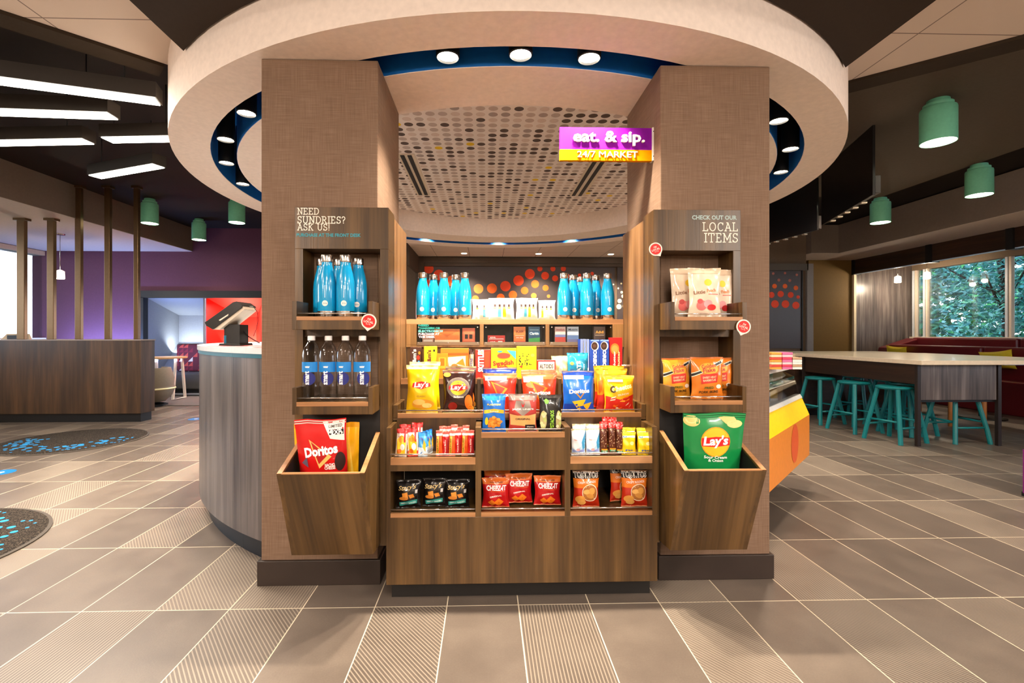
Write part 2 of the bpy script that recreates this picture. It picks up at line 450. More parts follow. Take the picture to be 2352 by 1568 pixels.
# the ring: outer drum, blue recess, inner drum, dotted disc
RO, RC, RI, RD = 2.60, 2.366, 2.204, 1.816
WR = mat('f8e8dc', .7, spec=.2, name='ring_plaster')
mb = MB(); mb.lathe([(RO, ZD), (RO, ZR), (RC, ZR), (RC, ZR + .02), (RC + .01, ZR + .02), (RC + .01, ZD)], WR, (CX, CY), 128, close=True); struct('ceiling', mb)
mb = MB(); mb.lathe([(RC + .008, ZR + .02), (RC - .002, ZR + .003), (RC - .002, 2.93), (RI + .002, 2.93), (RI + .002, ZR + .003), (RI - .01, ZR + .003), (RI - .01, 2.96), (RC + .008, 2.96)], BLUE, (CX, CY), 128, close=True); struct('ceiling', mb)
mb = MB(); mb.lathe([(RI, ZR), (RD, ZR), (RD, 2.72), (RD + .02, 2.72), (RD + .02, ZR + .02), (RI, ZR + .02)], WR, (CX, CY), 128, close=True); struct('ceiling', mb)
mb = MB(); mb.lathe([(0.0001, 2.68), (RD + .01, 2.68), (RD + .01, 2.70), (.0001, 2.70)], dot_ceiling(), (0, 0), 96, smooth=False)
o = struct('ceiling', mb); o.location = (CX, CY, 0)
# soffits along both glazed sides
SOF = mat('75665a', .8, spec=.2, name='soffit_paint'); SOFU = mat('c0b0a4', .8, spec=.2)
def soffit(x0, x1, y0, y1, z0, z1):
    mb = MB(); mb.box(x0, x1, y0, y1, z0 + .004, z1, SOF); mb.box(x0 + .001, x1 - .001, y0, y1 - .001, z0, z0 + .005, SOFU); struct('ceiling', mb)
soffit(-8.4, -5.48, -4.2, YB, ZS, ZD - .001)
soffit(6.73, 7.66, -4.2, 9.0, ZS, ZD + .1)
soffit(6.2, 7.66, 9.0, 10.7, ZS, ZD + .1)
# low tiled ceiling behind the ring
mb = MB(); mb.box(-1.25, 3.3, 6.7, YB, 2.617, 2.66, tile_ceiling(-.3, 7.3, .61, 'ddccbe')); struct('ceiling', mb)
mb = MB(); mb.box(-1.3, -1.25, 7.9, YB, 2.3, 2.9, mat('4a3a2c', .6)); struct('trim_1', mb)
mb = MB(); mb.box(-1.31, -1.16, YB - .16, YB - .001, 0, 2.616, mat('4a3a2c', .6)); struct('trim_2', mb)
# walls
PURP = mat('603a4a', .75, spec=.25, name='purple_paint')
mb = MB(); OX0, OX1, OZ = at(320, 670, Y=YB).x, -3.2, at(320, 670, Y=YB).z
mb.box(-8.4, OX0, YB, YB + .12, 0, ZD, PURP); mb.box(OX0, OX1, YB, YB + .12, OZ, ZD, PURP); mb.box(OX1, -1.9, YB, YB + .12, 0, ZD, PURP); struct('wall_purple', mb)
mb = MB(); mb.box(-1.9, 6.2, YB, YB + .12, 0, ZD + .1, mat('6e5a48', .7)); struct('wall_back', mb)
mb = MB(); mb.box(6.12, 6.2, YB + .12, 10.6, 0, ZD, mat('5c5249', .7)); mb.box(6.0, 8.0, 10.6, 10.7, 0, ZD, mat('b98a2c', .7, name='ochre_paint'))
mb.box(6.72, 7.66, 9.84, 9.94, 0, ZS - .001, mat('6e5220', .7)); struct('wall_corridor', mb)
dg = sgroup('door_1', (6.45, 10.58, 0)); MB().box(6.3, 6.66, 10.54, 10.6, 0, 2.1, mat('1c1a19', .4)).build('door_leaf', dg); MB().box(6.58, 6.61, 10.51, 10.54, .95, 1.08, STEEL).build('door_handle', dg)
mb = MB(); mb.box(7.68, 9.0, 9.86, 9.96, 0, 2.75, WOODG); struct('wall_alcove', mb)
mb = MB(); mb.box(7.64, 7.69, 9.78, 9.87, 0, 2.42, mat('e8d8b8', .5)); struct('trim_3', mb)
mb = MB(); mb.box(-11, 12, -4.3, -4.2, 0, ZD + .2, mat('b8a898', .8)); struct('wall_front', mb)
# right window wall with header beams
XG = 8.94
mb = MB(); ys = [-4.2, at(2352, 600, X=XG).y - 1.6, at(2319, 600, X=XG).y, 9.86]
sill, head = 1.115, 2.49
mb.box(XG, XG + .15, -4.2, 9.96, 0, sill, mat('7a6a58', .7)); mb.box(XG, XG + .15, -4.2, 9.96, head, ZD + .3, mat('7a6a58', .7))
struct('wall_right', mb)
ORW = mat('b08a50', .5, name='oak_trim')
def window(name, x, y0, y1, z0, z1, th, posts):
    g = sgroup(name, (x, (y0 + y1) / 2, z0)); mb = MB()
    mb.box(x - .05, x + .1, y0, y1, z0 - .035, z0, CREAM); mb.build('window_sill', g)
    for a in posts:
        mb = MB(); mb.box(x - .02, x + .04, a - .05, a - .012, z0, z1, CREAM); mb.box(x + .0, x + .05, a - .012, a + .012, z0, z1, BLACK); mb.box(x - .02, x + .04, a + .012, a + .05, z0, z1, mat('dfe6ee', .4)); mb.build('window_frame', g)
    mb = MB(); mb.box(x + .02, x + .03, y0, y1, z0, z1, GLASS); mb.build('window_pane', g)
    return g
yw = [at(px, 700, X=XG).y for px in (2127, 2318)]
window('window_1', XG, 2.0, 9.86, sill, head, .1, [9.78, yw[0], yw[1], yw[1] - 1.9, yw[1] - 3.8])
mb = MB()
for y0, y1 in ((2.0, 6.76), (6.86, 8.05), (8.15, 9.78)): mb.box(7.66, 7.76, y0, y1, 2.42, ZS, WOODD)
for y in (6.76, 8.05, 9.78): mb.box(7.63, 7.79, y, y + .1, 2.40, ZS, BLACK)
mb.box(7.66, 7.70, 2.0, 9.8, 2.405, 2.42, mat('bcd4f0', .2)); struct('trim_4', mb)
mb = MB(); mb.box(7.76, 9.0, 2.0, 9.86, 2.60, 2.64, wood('alcove_oak', '5a3a16', '8a5e28', 'a87838', .5, 'y')); struct('ceiling', mb)
# left window wall
XW = -8.25
LZ1 = at(105, 590, Y=YB).z
mb = MB(); yl0, yl1 = 3.0, at(104, 700, X=XW).y
mb.box(XW - .15, XW, -4.2, YB + .1, 0, 1.1, WHITE); mb.box(XW - .15, XW, -4.2, YB + .1, 2.62, ZD, WHITE); mb.box(XW - .15, XW, yl1, YB + .1, 1.1, 2.62, WHITE); mb.box(XW - .15, XW, -4.2, yl0, 1.1, 2.62, WHITE)
struct('wall_left', mb)
window('window_2', XW, yl0, yl1, 1.1, 2.62, .1, [yl1 - .03, yl1 - 2.2])
mb = MB(); mb.box(XW - .02, XW + .08, yl0 - .2, yl1 + .12, 2.62, 2.70, mat('b89878', .6)); mb.box(XW - .02, XW + .08, yl1, yl1 + .12, 1.1, 2.62, mat('b89878', .6)); struct('trim_5', mb)
# outdoors seen through the glass
mb = MB(); mb.box(-40, XW - .2, -10, 40, -.3, -.1, mat('6a7a5a', .9)); mb.box(XG + .2, 40, -10, 40, -.3, -.1, mat('4c5a44', .9)); struct('ground', mb)
mb = MB(); mb.box(XW - .75, XW - .45, 6.75, 6.95, 0, 3.4, mat('0a6ac0', .5)); mb.box(XW - .75, XW - .45, 6.5, 6.62, 0, 3.4, mat('e8d890', .5)); o = mb.build('column'); tag(o, 'blue and yellow post outside the window behind the desk', 'column')
def tree(x, y, h, r, seed, col, label, n=9500):
    rnd = random.Random(seed); t = thing('tree', label, 'tree', (x, y, -.1), 'trees outside the window')
    mb = MB(); mb.tube([(x, y, -.1), (x + .1, y, h * .3), (x - .05, y + .1, h * .62)], .13, mat('3a3028', .9), 8, r1=.06)
    for k in range(7):
        a = rnd.uniform(0, 6.28); z = rnd.uniform(.25, .6) * h
        mb.tube([(x, y, z), (x + cos(a) * r * .4, y + sin(a) * r * .4, z + .4), (x + cos(a) * r * .8, y + sin(a) * r * .8, z + .9)], .045, mat('3a3028', .9), 6, r1=.015)
    mb.build('trunk', t); mb = MB(); ms = [mat(c, .7) for c in col]
    for k in range(n):
        u = rnd.gauss(0, 1), rnd.gauss(0, 1), rnd.gauss(0, 1); L = math.sqrt(sum(q * q for q in u)); q = rnd.random() ** .4
        c = Vector((x + u[0] / L * r * q, y + u[1] / L * r * q, h * .52 + u[2] / L * h * .48 * q))
        d = Vector((rnd.gauss(0, 1), rnd.gauss(0, 1), rnd.gauss(0, 1))).normalized(); e = d.orthogonal().normalized(); s = rnd.uniform(.04, .10)
        mb.add([c, c + d * s + e * s * .4, c + d * s * 2, c + d * s - e * s * .4], [(0, 1, 2, 3)], ms[k % len(ms)])
    mb.build('foliage', t, fix=False)
gr = ['3c8a64', '52a850', '2c7068', '78b880', '3a7f78']
tree(13.4, 8.4, 5.0, 1.6, 1, gr, 'leafy tree filling the middle of the far window view')
tree(13.2, 11.9, 5.6, 1.7, 2, ['3a8878', '4c9a74', '74aea0', '306a58'], 'bluish tree at the left end of the far window view')
tree(13.3, 5.0, 4.6, 1.6, 3, ['3a8868', '4ea05c', '38748a'], 'green tree behind the right hand window post')
mb = MB()
for i in range(26000):
    c = Vector((random.uniform(15.6, 17.2), random.uniform(1, 22), random.uniform(-.1, 5.2) + random.uniform(0, .7))); d = Vector((random.gauss(0, 1), random.gauss(0, 1), random.gauss(0, 1))).normalized(); e = d.orthogonal().normalized(); s_ = random.uniform(.12, .26)
    mb.add([c, c + d * s_ + e * s_ * .45, c + d * s_ * 2, c + d * s_ - e * s_ * .45], [(0, 1, 2, 3)], mat(gr[i % 5], .8))
tag(mb.build('hedge'), 'dense dark hedge beyond the trees outside the far window', 'hedge', kind='stuff')
# dotted graphic panels on the far wall
def dots(mb, L, Y):
    for px, py, r, c in L:
        p = at(px, py, Y=Y); mb.disc((p.x, Y, p.z), r / F * YB, mat(c, .5), th=.002)
O1, O2, O3, CR_ = 'fc4a18', 'fc6a1c', 'f88038', 'f8eebc'
HB = mat('4f4033', .55, name='header_brown'); PANEL = mat('4c4242', .35, name='charcoal_panel')
def gpanel(name, x0, x1, z0, z1, L, label):
    g = thing(name, label, 'wall panel', ((x0 + x1) / 2, YB, z0)); Y = YB - .03
    MB().box(x0, x1, Y, YB - .001, z0, z1, PANEL).build('panel_board', g)
    mb = MB(); dots(mb, L, Y - .001); mb.build('dot_pattern', g); return g
pz0, pz1 = .9, at(1147, 613, Y=YB).z
xa, xb, xc = at(966, 700, Y=YB).x, at(1411, 700, Y=YB).x, at(1418, 700, Y=YB).x
L1 = [(985, 617, 11, O1), (1008, 631, 12, O1), (1037, 645, 12, O2), (983, 652, 10, O1), (1099, 663, 11, O3), (1130, 662, 11.5, O2), (1161, 657, 12, O1), (1191, 644, 12, O1), (1217, 629, 11.5, O1), (1229, 652, 9, O2), (1205, 667, 8.5, O2), (1226, 679, 6.5, O3), (1178, 677, 9.5, O2), (1150, 683, 9, O2), (1092, 686, 8, O3), (1252, 633, 9, O1), (1275, 639, 7, O1), (1253, 661, 7, O2), (1260, 680, 4, O3), (1240, 617, 6, O1), (1270, 617, 6, O1), (1294, 617, 6, O1), (1304, 634, 5, O1), (1331, 632, 4, O1), (1360, 628, 4, O1), (1409, 653, 1.6, CR_)]
gpanel('graphic_panel', xa, xb, pz0, pz1, L1, 'charcoal wall panel scattered with large orange dots behind the bottle shelf')
L2 = [(1427, 651, 2, CR_), (1420, 662, 2, CR_), (1436, 661, 2.5, CR_), (1428, 671, 3, CR_), (1431, 680, 4, CR_), (1423, 691, 5, CR_), (1436, 691, 5, CR_), (1421.5, 704, 6, CR_), (1436, 703, 6, CR_)]
gpanel('graphic_panel', at(1417, 700, Y=YB).x, 3.05, pz0, pz1, L2, 'charcoal wall panel with small cream dots right of the bottles')
mb = MB(); mb.box(-1.16, 3.3, YB - .12, YB - .001, pz1, 2.616, HB); mb.box(-1.16, 3.3, YB - .16, YB - .12, 2.5, 2.6, HB); mb.box(3.05, 3.3, YB - .12, YB - .001, 0, pz1, HB)
mb.box(-1.16, 3.05, YB - .1, YB - .001, 0, pz0, HB); struct('trim_6', mb)
SAL = 'b86a5a'
L3 = [(1776, 628, 3, SAL), (1803, 627, 3, SAL), (1830, 631, 3, SAL), (1789, 643, 3.5, SAL), (1814, 644, 3.5, SAL), (1779, 657, 5.5, O2), (1803, 657, 5.5, O2), (1828, 661, 5.5, O2), (1772, 677, 7, O1), (1793, 675, 7.5, O1), (1816, 677, 7, O1), (1833, 682, 4, O1), (1780, 698, 9, O1), (1804, 698, 9, O1), (1828, 701, 8.5, O1)]
xr0, xr1 = at(1700, 700, Y=YB).x, at(1838, 700, Y=YB).x
gpanel('graphic_panel', xr0, xr1, at(1800, 800, Y=YB).z, at(1800, 622, Y=YB).z, L3, 'charcoal wall panel with rows of orange dots beside the right pillar')
mb = MB(); z1 = at(1800, 606, Y=YB).z; z0 = at(1800, 806, Y=YB).z; FRM = mat('5e554c', .5)
mb.box(xr0, xr1 + .12, YB - .06, YB - .001, z1 - .13, z1, FRM); mb.box(xr1, xr1 + .02, YB - .05, YB - .001, z0, z1 - .13, BLACK); mb.box(xr1 + .1, xr1 + .22, YB - .06, YB - .001, 0, z1, mat('8c8480', .5)); mb.box(xr0, xr1, YB - .06, YB - .001, z0 - .02, z0, CREAM); struct('trim_7', mb)
# recessed downlights of the low ceiling
for i, px in enumerate((1066, 1237, 1403)):
    p = at(px, (582, 583, 584)[i], Z=2.614); t = thing('downlight', 'small recessed downlight in the low ceiling, %s of three' % ('leftmost', 'middle', 'rightmost')[i], 'ceiling light', (p.x, p.y, 2.617), 'recessed downlights in the low ceiling')
    mb = MB(); mb.lathe([(.05, 2.617), (.07, 2.612), (.075, 2.617)], CREAM, (p.x, p.y), 20); mb.build('trim_ring', t)
    mb = MB(); mb.lathe([(.0001, 2.613), (.05, 2.613)], mat('fff0d8', emit=8), (p.x, p.y), 20); mb.build('lamp_lens', t)
    light('downlight_beam', 'SPOT', (p.x, p.y, 2.58), 110, (1, .85, .66), t, .05, 110)
# slot diffusers
for i, pts in enumerate(([(927, 355), (944, 355), (968, 446), (986, 446)], [(1371, 367), (1392, 367), (1327, 448), (1347, 448)])):
    P = [at(x, y, Z=2.679) for x, y in pts]; t = thing('air_diffuser', ('linear air slot at the left of the dotted ceiling', 'linear air slot at the right of the dotted ceiling, near the hanging sign')[i], 'air vent', tuple(P[0]))
    x0, x1 = P[0].x + .0, P[1].x; y0, y1 = P[0].y, P[2].y
    MB().box(x0 - .05, x1 + .03, y0 - .02, y1 + .02, 2.674, 2.6799, CREAM).build('diffuser_frame', t)
    for xx in (x0 - .03, (x0 + x1) / 2 + .0): MB().box(xx, xx + .035, y0, y1, 2.669, 2.6745, BLACK).build('air_slot', t)
# ------------------------------------------------------------------ pillars
Yp = 2.26; PL = (at(600, 700, Y=Yp).x, at(868, 700, Y=Yp).x); PR = (at(1517, 700, Y=Yp).x, at(1768, 700, Y=Yp).x); YQ = 2.80
for nm, (x0, x1) in (('pillar', PL), ('pillar', PR)):
    g = sgroup(nm, ((x0 + x1) / 2, Yp, 0))
    hx0, hx1 = (-.80, -.507) if x0 < 0 else (.822, 1.06)
    # shaft with two shallow display recesses left open in its face
    MB().box(x0, x1, Yp, YQ, 0, ZR - .002, FABRIC).build('pillar_shaft', g, .004)
    MB().box(x0 - .014, x1 + .014, Yp - .014, YQ + .014, 0, .115, BROWN).build('pillar_base', g, .003)
    g['label'] = 'square pillar clad in woven taupe wallcovering, %s of the market display' % ('left' if x0 < 0 else 'right')
# ------------------------------------------------------------------ ring spotlights
def ringlamp(a, lab, front=False):
    r = 2.285; x, y = CX + r * cos(math.radians(a)), CY + r * sin(math.radians(a))
    t = thing('cylinder_spotlight', lab, 'ceiling light', (x, y, 2.93), 'black cylinder spotlights in the blue ring recess')
    MB().lathe([(.0001, 2.93), (.055, 2.93), (.055, 2.45), (.05, 2.445), (.047, 2.46), (.047, 2.5)], BLACK, (x, y), 24).build('lamp_housing', t)
    MB().lathe([(.0001, 2.455), (.047, 2.455)], mat('fff2dc', emit=14), (x, y), 20).build('lamp_lens', t)
    return t, x, y
LBL = ['nearest', 'second', 'third', 'farthest']
for i, a in enumerate((226.4, 213.7, 201.2, 188)):
    t, x, y = ringlamp(a, 'black cylinder spotlight in the blue recess left of the pillars, %s of four' % LBL[i]); light('spot_beam', 'SPOT', (x, y, 2.43), 30, WARM, t, .05, 95)
for i, a in enumerate((314, 328, 341)):
    t, x, y = ringlamp(a, 'black cylinder spotlight in the blue recess right of the pillars, %s of three' % LBL[i]); light('spot_beam', 'SPOT', (x, y, 2.43), 30, WARM, t, .05, 95)
for i, a in enumerate((261, 269.5, 277.6)):
    t, x, y = ringlamp(a, 'bright spotlight over the market display, %s of three' % ('left', 'middle', 'right')[i]); light('spot_beam', 'SPOT', (x, y, 2.43), 90, (1, .87, .7), t, .04, 88, rot=(math.radians(11), 0, 0))
for i, a in enumerate((10, 40, 65, 90, 115, 140, 165)):  # unseen spots added along the far recess to brighten the drum, no lamp bodies
    x, y = CX + 2.285 * cos(math.radians(a)), CY + 2.285 * sin(math.radians(a)); light('added_ring_light', 'SPOT', (x, y, 2.5), 75, WARM, None, .05, 120)
# ------------------------------------------------------------------ green pendant downlights
GREEN = mat('84dcb8', .4, name='sea_green_enamel')
def glamp(x, y, lab, r=.125, L=.36, zt=ZD, pw=30):
    t = thing('surface_downlight', lab, 'ceiling light', (x, y, zt), 'green cylinder downlights')
    MB().lathe([(.0001, zt), (r * .62, zt), (r * .66, zt - .03), (r * .82, zt - .035), (r * .82, zt - .05), (r * .78, zt - .06), (r * .97, zt - .07), (r, zt - .085), (r, zt - L), (r * .96, zt - L), (r * .95, zt - L + .03)], GREEN, (x, y), 36).build('lamp_housing', t)
    MB().lathe([(.0001, zt - L + .012), (r * .95, zt - L + .012)], mat('fff4d8', emit=9), (x, y), 28).build('lamp_lens', t)
    light('lamp_beam', 'SPOT', (x, y, zt - L - .01), pw, (1, .88, .72), t, .1, 110)
def gl(px, py, lab, **k):
    p = at(px, py, Z=ZD); glamp(p.x, p.y, lab, **k)
gl(2155, 230, 'largest green cylinder downlight, on the right ceiling')
gl(2249, 378, 'green cylinder downlight above the bar table, under the taupe ceiling edge')
gl(2022, 455, 'green cylinder downlight beside the hanging screens')
gl(1903, 392, 'green cylinder downlight half hidden behind the hanging screens', r=.07)
gl(344, 457, 'green cylinder downlight next to the last desk post', r=.11)
gl(457, 503, 'small green cylinder downlight in front of the purple wall', r=.11)
gl(544, 455, 'green cylinder downlight partly behind the white ceiling ring', r=.11)
# ------------------------------------------------------------------ linear pendants, left
def bar(p0, p1, w, lab, zt=2.86):
    p0, p1 = Vector(p0), Vector(p1); z0 = p0.z; d = (p1 - p0); d.z = 0; L = d.length; d.normalize(); n = Vector((-d.y, d.x, 0)) * w / 2
    t = thing('linear_pendant', lab, 'ceiling light', tuple((p0 + p1) / 2), 'linear lights over the front desk')
    q = [(p0 - n), (p1 - n), (p1 + n), (p0 + n)]
    MB().hexa([tuple(v) for v in q] + [(v.x, v.y, z0 + .10) for v in q], mat('2e2721', .5)).build('lamp_housing', t)
    i = n * .86; e = d * .012; q = [(p0 - i + e), (p1 - i - e), (p1 + i - e), (p0 + i + e)]
    MB().hexa([(v.x, v.y, z0 - .006) for v in q] + [(v.x, v.y, z0 + .001) for v in q], mat('fff6e4', emit=7)).build('diffuser', t)
    for f in (.12, .88):
        c = p0.lerp(p1, f); MB().tube([(c.x, c.y, z0 + .10), (c.x, c.y, ZD)], .004, BLACK, 6).build('cord', t)
    c = (p0 + p1) / 2; light('bar_light', 'AREA', (c.x, c.y, z0 - .02), 13 * L, (1, .9, .76), t, L, sy=w, rot=(0, 0, math.atan2(d.y, d.x)))
ZL = 2.72
def barpx(a, b, lab, e=0, z=ZL):
    p, q = at(*a, Z=z), at(*b, Z=z); 
    if e: p = p + (p - q).normalized() * e
    bar(p, q, .13, lab)
barpx((0, 185), (366, 233), 'linear ceiling light nearest the camera, topmost of the left ones', .8)
barpx((0, 257), (262, 266), 'linear ceiling light second from the top on the left', .8)
barpx((0, 328), (205, 324), 'linear ceiling light third from the top, reaching the left picture edge', .8)
barpx((243, 321), (400, 318), 'short linear ceiling light whose right end passes behind the white ring')
barpx((217, 406), (366, 380), 'tilted linear ceiling light, lowest of the left ones')
# ================================================================== FURNITURE ROUND THE MARKET
# front desk, far left
YD = 6.5
t = thing('front_desk', 'long walnut front desk on a black plinth at the far left', 'desk', (-6.5, YD + .3, 0))
xd = -4.57; zt = 1.095
MB().prism([(-8.2, YD), (xd, YD), (xd + .02, YD + .24), (xd - .2, YD + .24), (xd - .4, YD + .5), (-8.2, YD + .5)], .115, zt - .015, WOODT).build('desk_body', t)
MB().prism([(-8.2, YD + .03), (xd - .02, YD + .03), (xd - .01, YD + .22), (xd - .2, YD + .22), (xd - .4, YD + .46), (-8.2, YD + .46)], 0, .115, BLACK).build('plinth', t)
MB().prism([(-8.2, YD - .01), (xd + .01, YD - .01), (xd + .03, YD + .25), (xd - .2, YD + .25), (xd - .4, YD + .51), (-8.2, YD + .51)], zt - .015, zt, mat('8d8078', .3)).build('desk_top', t)
BRZ = mat('6a5238', .3, .7, name='bronze_post')
for i, (px, w, zt2) in enumerate(((50, 17, ZS), (118, 15, ZS), (181, 13, ZD), (248, 12, ZD), (314, 10, ZD))):
    x = at(px, 700, Y=YD + .1).x; w = w / F * YD; t = thing('divider_post', 'tall bronze post rising from the desk, %s from the left' % ('first', 'second', 'third', 'fourth', 'fifth')[i], 'post', (x, YD + .1, zt), 'posts standing on the front desk')
    MB().box(x - w / 2, x + w / 2, YD + .08, YD + .13, zt, zt2, BRZ).build('post_shaft', t, .004)
    MB().box(x - w * .8, x + w * .8, YD + .06, YD + .15, zt2 - .03, zt2 - .001, BRZ).build('ceiling_bracket', t)
# monitor behind the desk top
t = thing('desk_monitor', 'low tilted black screen in a tan frame behind the desk top', 'monitor', (-6.4, YD + .3, zt))
c = at(43, 772, Y=YD + .3); MB().hexa([(c.x - .19, YD + .25, zt), (c.x + .19, YD + .25, zt), (c.x + .15, YD + .33, zt), (c.x - .15, YD + .33, zt), (c.x - .16, YD + .3, zt + .075), (c.x + .13, YD + .3, zt + .075), (c.x + .12, YD + .33, zt + .075), (c.x - .15, YD + .33, zt + .075)], mat('c8b090', .5)).build('monitor_frame', t)
MB().box(c.x - .1, c.x + .1, YD + .24, YD + .249, zt + .003, zt + .055, BLACK).build('screen', t)
# sparkling glass pendants
def pendant(x, y, z, zt, lab):
    t = thing('glass_pendant', lab, 'pendant lamp', (x, y, zt), 'faceted glass pendants')
    MB().lathe([(.0001, zt - .02), (.06, zt - .015), (.065, zt - .001), (.0001, zt - .001)], STEEL, (x, y), 20).build('ceiling_canopy', t)
    MB().tube([(x, y, zt), (x, y, z + .07)], .004, STEEL, 6).build('cord', t)
    mb = MB(); mb.lathe([(.02, z + .07), (.055, z + .05), (.06, z - .06), (.05, z - .07)], mat('fff4e0', .1, emit=.6, name='glowing_glass'), (x, y), 8, smooth=False); mb.build('glass_shade', t)
    MB().lathe([(.0001, z + .045), (.028, z + .02), (.03, z - .02), (.0001, z - .045)], mat('fff0d0', emit=40), (x, y), 12).build('bulb', t)
    light('pendant_glow', 'POINT', (x, y, z - .1), 12, (1, .82, .6), t, .04)
p = at(138, 630, Y=7.6); pendant(p.x, 7.6, p.z, ZS, 'sparkling glass pendant hanging in front of the left window')
p = at(2062, 641, X=8.2); pendant(p.x, p.y, p.z, 2.6, 'left of the two glass pendants in the window alcove')
p = at(2129, 632, X=8.4); pendant(p.x, p.y, p.z, 2.6, 'right of the two glass pendants, against the window corner')
# niche wall: black frame with a grey and a red funnel-shaped niche
t = thing('niche_surround', 'black framed wall opening around the grey and red seating niches', 'niche frame', ((OX0 + OX1) / 2, YB, 0))
mb = MB(); mb.box(OX0 - .02, OX1, YB - .03, YB + .1, OZ - .11, OZ + .02, BLACK); mb.box(OX0 - .02, OX0 + .09, YB - .03, YB + .1, 0, OZ - .1, BLACK); mb.build('frame', t)
def niche(x0, x1, z1, bx0, bx1, bz0, bz1, m, lab, yb=10.5):
    t = thing('seating_niche', lab, 'niche', ((x0 + x1) / 2, YB + .1, 0)); y0 = YB + .125; z0 = .02; mb = MB()
    v = [(x0, y0, z0), (x1, y0, z0), (x1, y0, z1), (x0, y0, z1), (bx0, yb, bz0), (bx1, yb, bz0), (bx1, yb, bz1), (bx0, yb, bz1)]
    mb.add(v, [(4, 7, 6, 5), (0, 3, 7, 4), (1, 5, 6, 2), (3, 2, 6, 7), (0, 4, 5, 1)], m); 
    q = mb.build('niche_lining', t, fix=False); s = q.modifiers.new('s', 'SOLIDIFY'); s.thickness = .03; s.offset = 1
    return t
GN = mat('8a8c90', .6, name='grey_niche'); RN = mat('d01408', .5, name='red_niche')
zn = OZ - .1; g0, g1 = at(326, 700, Y=YB).x, at(458, 700, Y=YB).x; r0, r1 = at(462, 700, Y=YB).x, at(600, 700, Y=YB).x
q0 = at(411, 724, Y=10.5); q1 = at(458, 724, Y=10.5); s0 = at(562, 728, Y=10.5)
niche(g0, g1, zn, q0.x, min(q1.x + .35, g1 - .02), 1.0, q0.z, GN, 'grey funnel shaped seating niche with a pale glowing end')
niche(r0 + .03, r1, zn, max(s0.x - .35, r0 + .05), s0.x + .25, .9, s0.z, RN, 'bright red funnel shaped seating niche')
light('assumed_niche_light', 'AREA', ((q0.x + q1.x) / 2 + .1, 10.2, .8), 9, (.8, .9, 1), None, .5, rot=(pi * .82, 0, 0))  # assumed lamps for the glow inside the niches, no fixtures modelled
light('assumed_niche_light', 'AREA', (s0.x, 10.1, .8), 26, (1, .8, .55), None, .5, rot=(pi * .82, 0, 0))
light('assumed_niche_light', 'AREA', ((r0 + r1) / 2, YB + .35, 1.75), 14, (1, .9, .8), None, .4)
t = thing('niche_bench', 'grey upholstered bench inside the seating niches', 'bench', (g0 + .9, YB + .3, 0)); G2 = mat('4b4844', .8)
MB().box(g0 + .1, r1, YB + .12, YB + .6, .12, .43, G2).build('seat', t, .03); MB().box(g0 + .25, r1, YB + .6, YB + .72, .43, .98, mat('6a6866', .8)).build('backrest', t, .03); MB().box(g0 + .1, r1, YB + .16, YB + .55, .0, .12, BLACK).build('plinth', t)
def tri_pattern():
    m, b, v, x, y, z = begin('triangle_print', .8); u, w = x / .09, z / .09; rnd = white(comb(u.floor(), w.floor(), 2.0))
    k = (u.frac() > w.frac()); return finish(m, b, ramp(E.op('MULTIPLY', rnd, k), [(0, '5a1418'), (.35, '7e1a20'), (.6, 'b8402c'), (.82, 'd8c8b0')], True))
t = tag(MB().box(at(410, 800, Y=YB + .55).x, at(470, 800, Y=YB + .55).x, YB + .47, YB + .598, .431, .97, tri_pattern()).build('seat_cushion', None, .04, sub=0), 'maroon cushion with a triangle print on the niche bench', 'cushion')
# sled-leg side table
t = thing('side_table', 'pale wood side table on white sled legs in front of the grey niche', 'table', (-5.6, 8.7, 0)); WL = mat('e8ddd0', .4)
x0, x1 = at(330, 820, Y=8.7).x, at(425, 820, Y=8.7).x; zt_ = at(400, 819, Y=8.7).z
MB().lathe([(.0001, zt_ - .03), (.33, zt_ - .03), (.33, zt_), (.0001, zt_)], mat('c8a070', .4), ((x0 + x1) / 2 + .02, 8.7), 32).build('tabletop', t, .004)
a, b, c, d = at(404, 822, Y=8.8), at(397, 905, Y=8.55), at(425, 898, Y=8.9), at(418, 822, Y=8.8)
MB().tube([a, (b.x, b.y, .025), (c.x, c.y, .025), d], .025, WL, 4).build('leg_frame', t)
MB().tube([(a.x - .42, a.y, a.z), (b.x - .55, b.y, .025), (c.x - .5, c.y, .025), (d.x - .45, d.y, d.z)], .025, WL, 4).build('leg_frame', t)
# round lounge chair
t = thing('pod_chair', 'rounded taupe lounge chair with a cream piping line beside the side table', 'chair', (-5.9, 8.2, 0)); p = at(352, 880, Y=8.0)
CH = mat('8a7c6a', .8); mb = MB(); mb.lathe([(.0001, .06), (.16, .07), (.26, .17), (.30, .28), (.29, .32), (.0001, .32)], CH, (p.x, 8.0), 28); mb.build('shell', t)
MB().lathe([(.30, .27), (.315, .285), (.30, .30)], mat('e8dca8', .4), (p.x, 8.0), 28).build('piping', t)
MB().lathe([(.28, .3), (.29, .45), (.24, .62), (.2, .62), (.22, .45), (.2, .32)], CH, (p.x, 8.0), 24, a0=-1.4, a1=1.6, close=True).build('backrest', t)
MB().lathe([(.0001, 0), (.2, 0), (.2, .03), (.04, .06), (.0001, .07)], BLACK, (p.x, 8.0), 24).build('foot', t)
# carpet zone
o = tag(MB().box(-6.8, -3.2, 7.95, YB - .04, .0, .012, mat('6a6460', .95, bump=(90, .004))).build('carpet'), 'grey carpet in front of the seating niches', 'carpet')
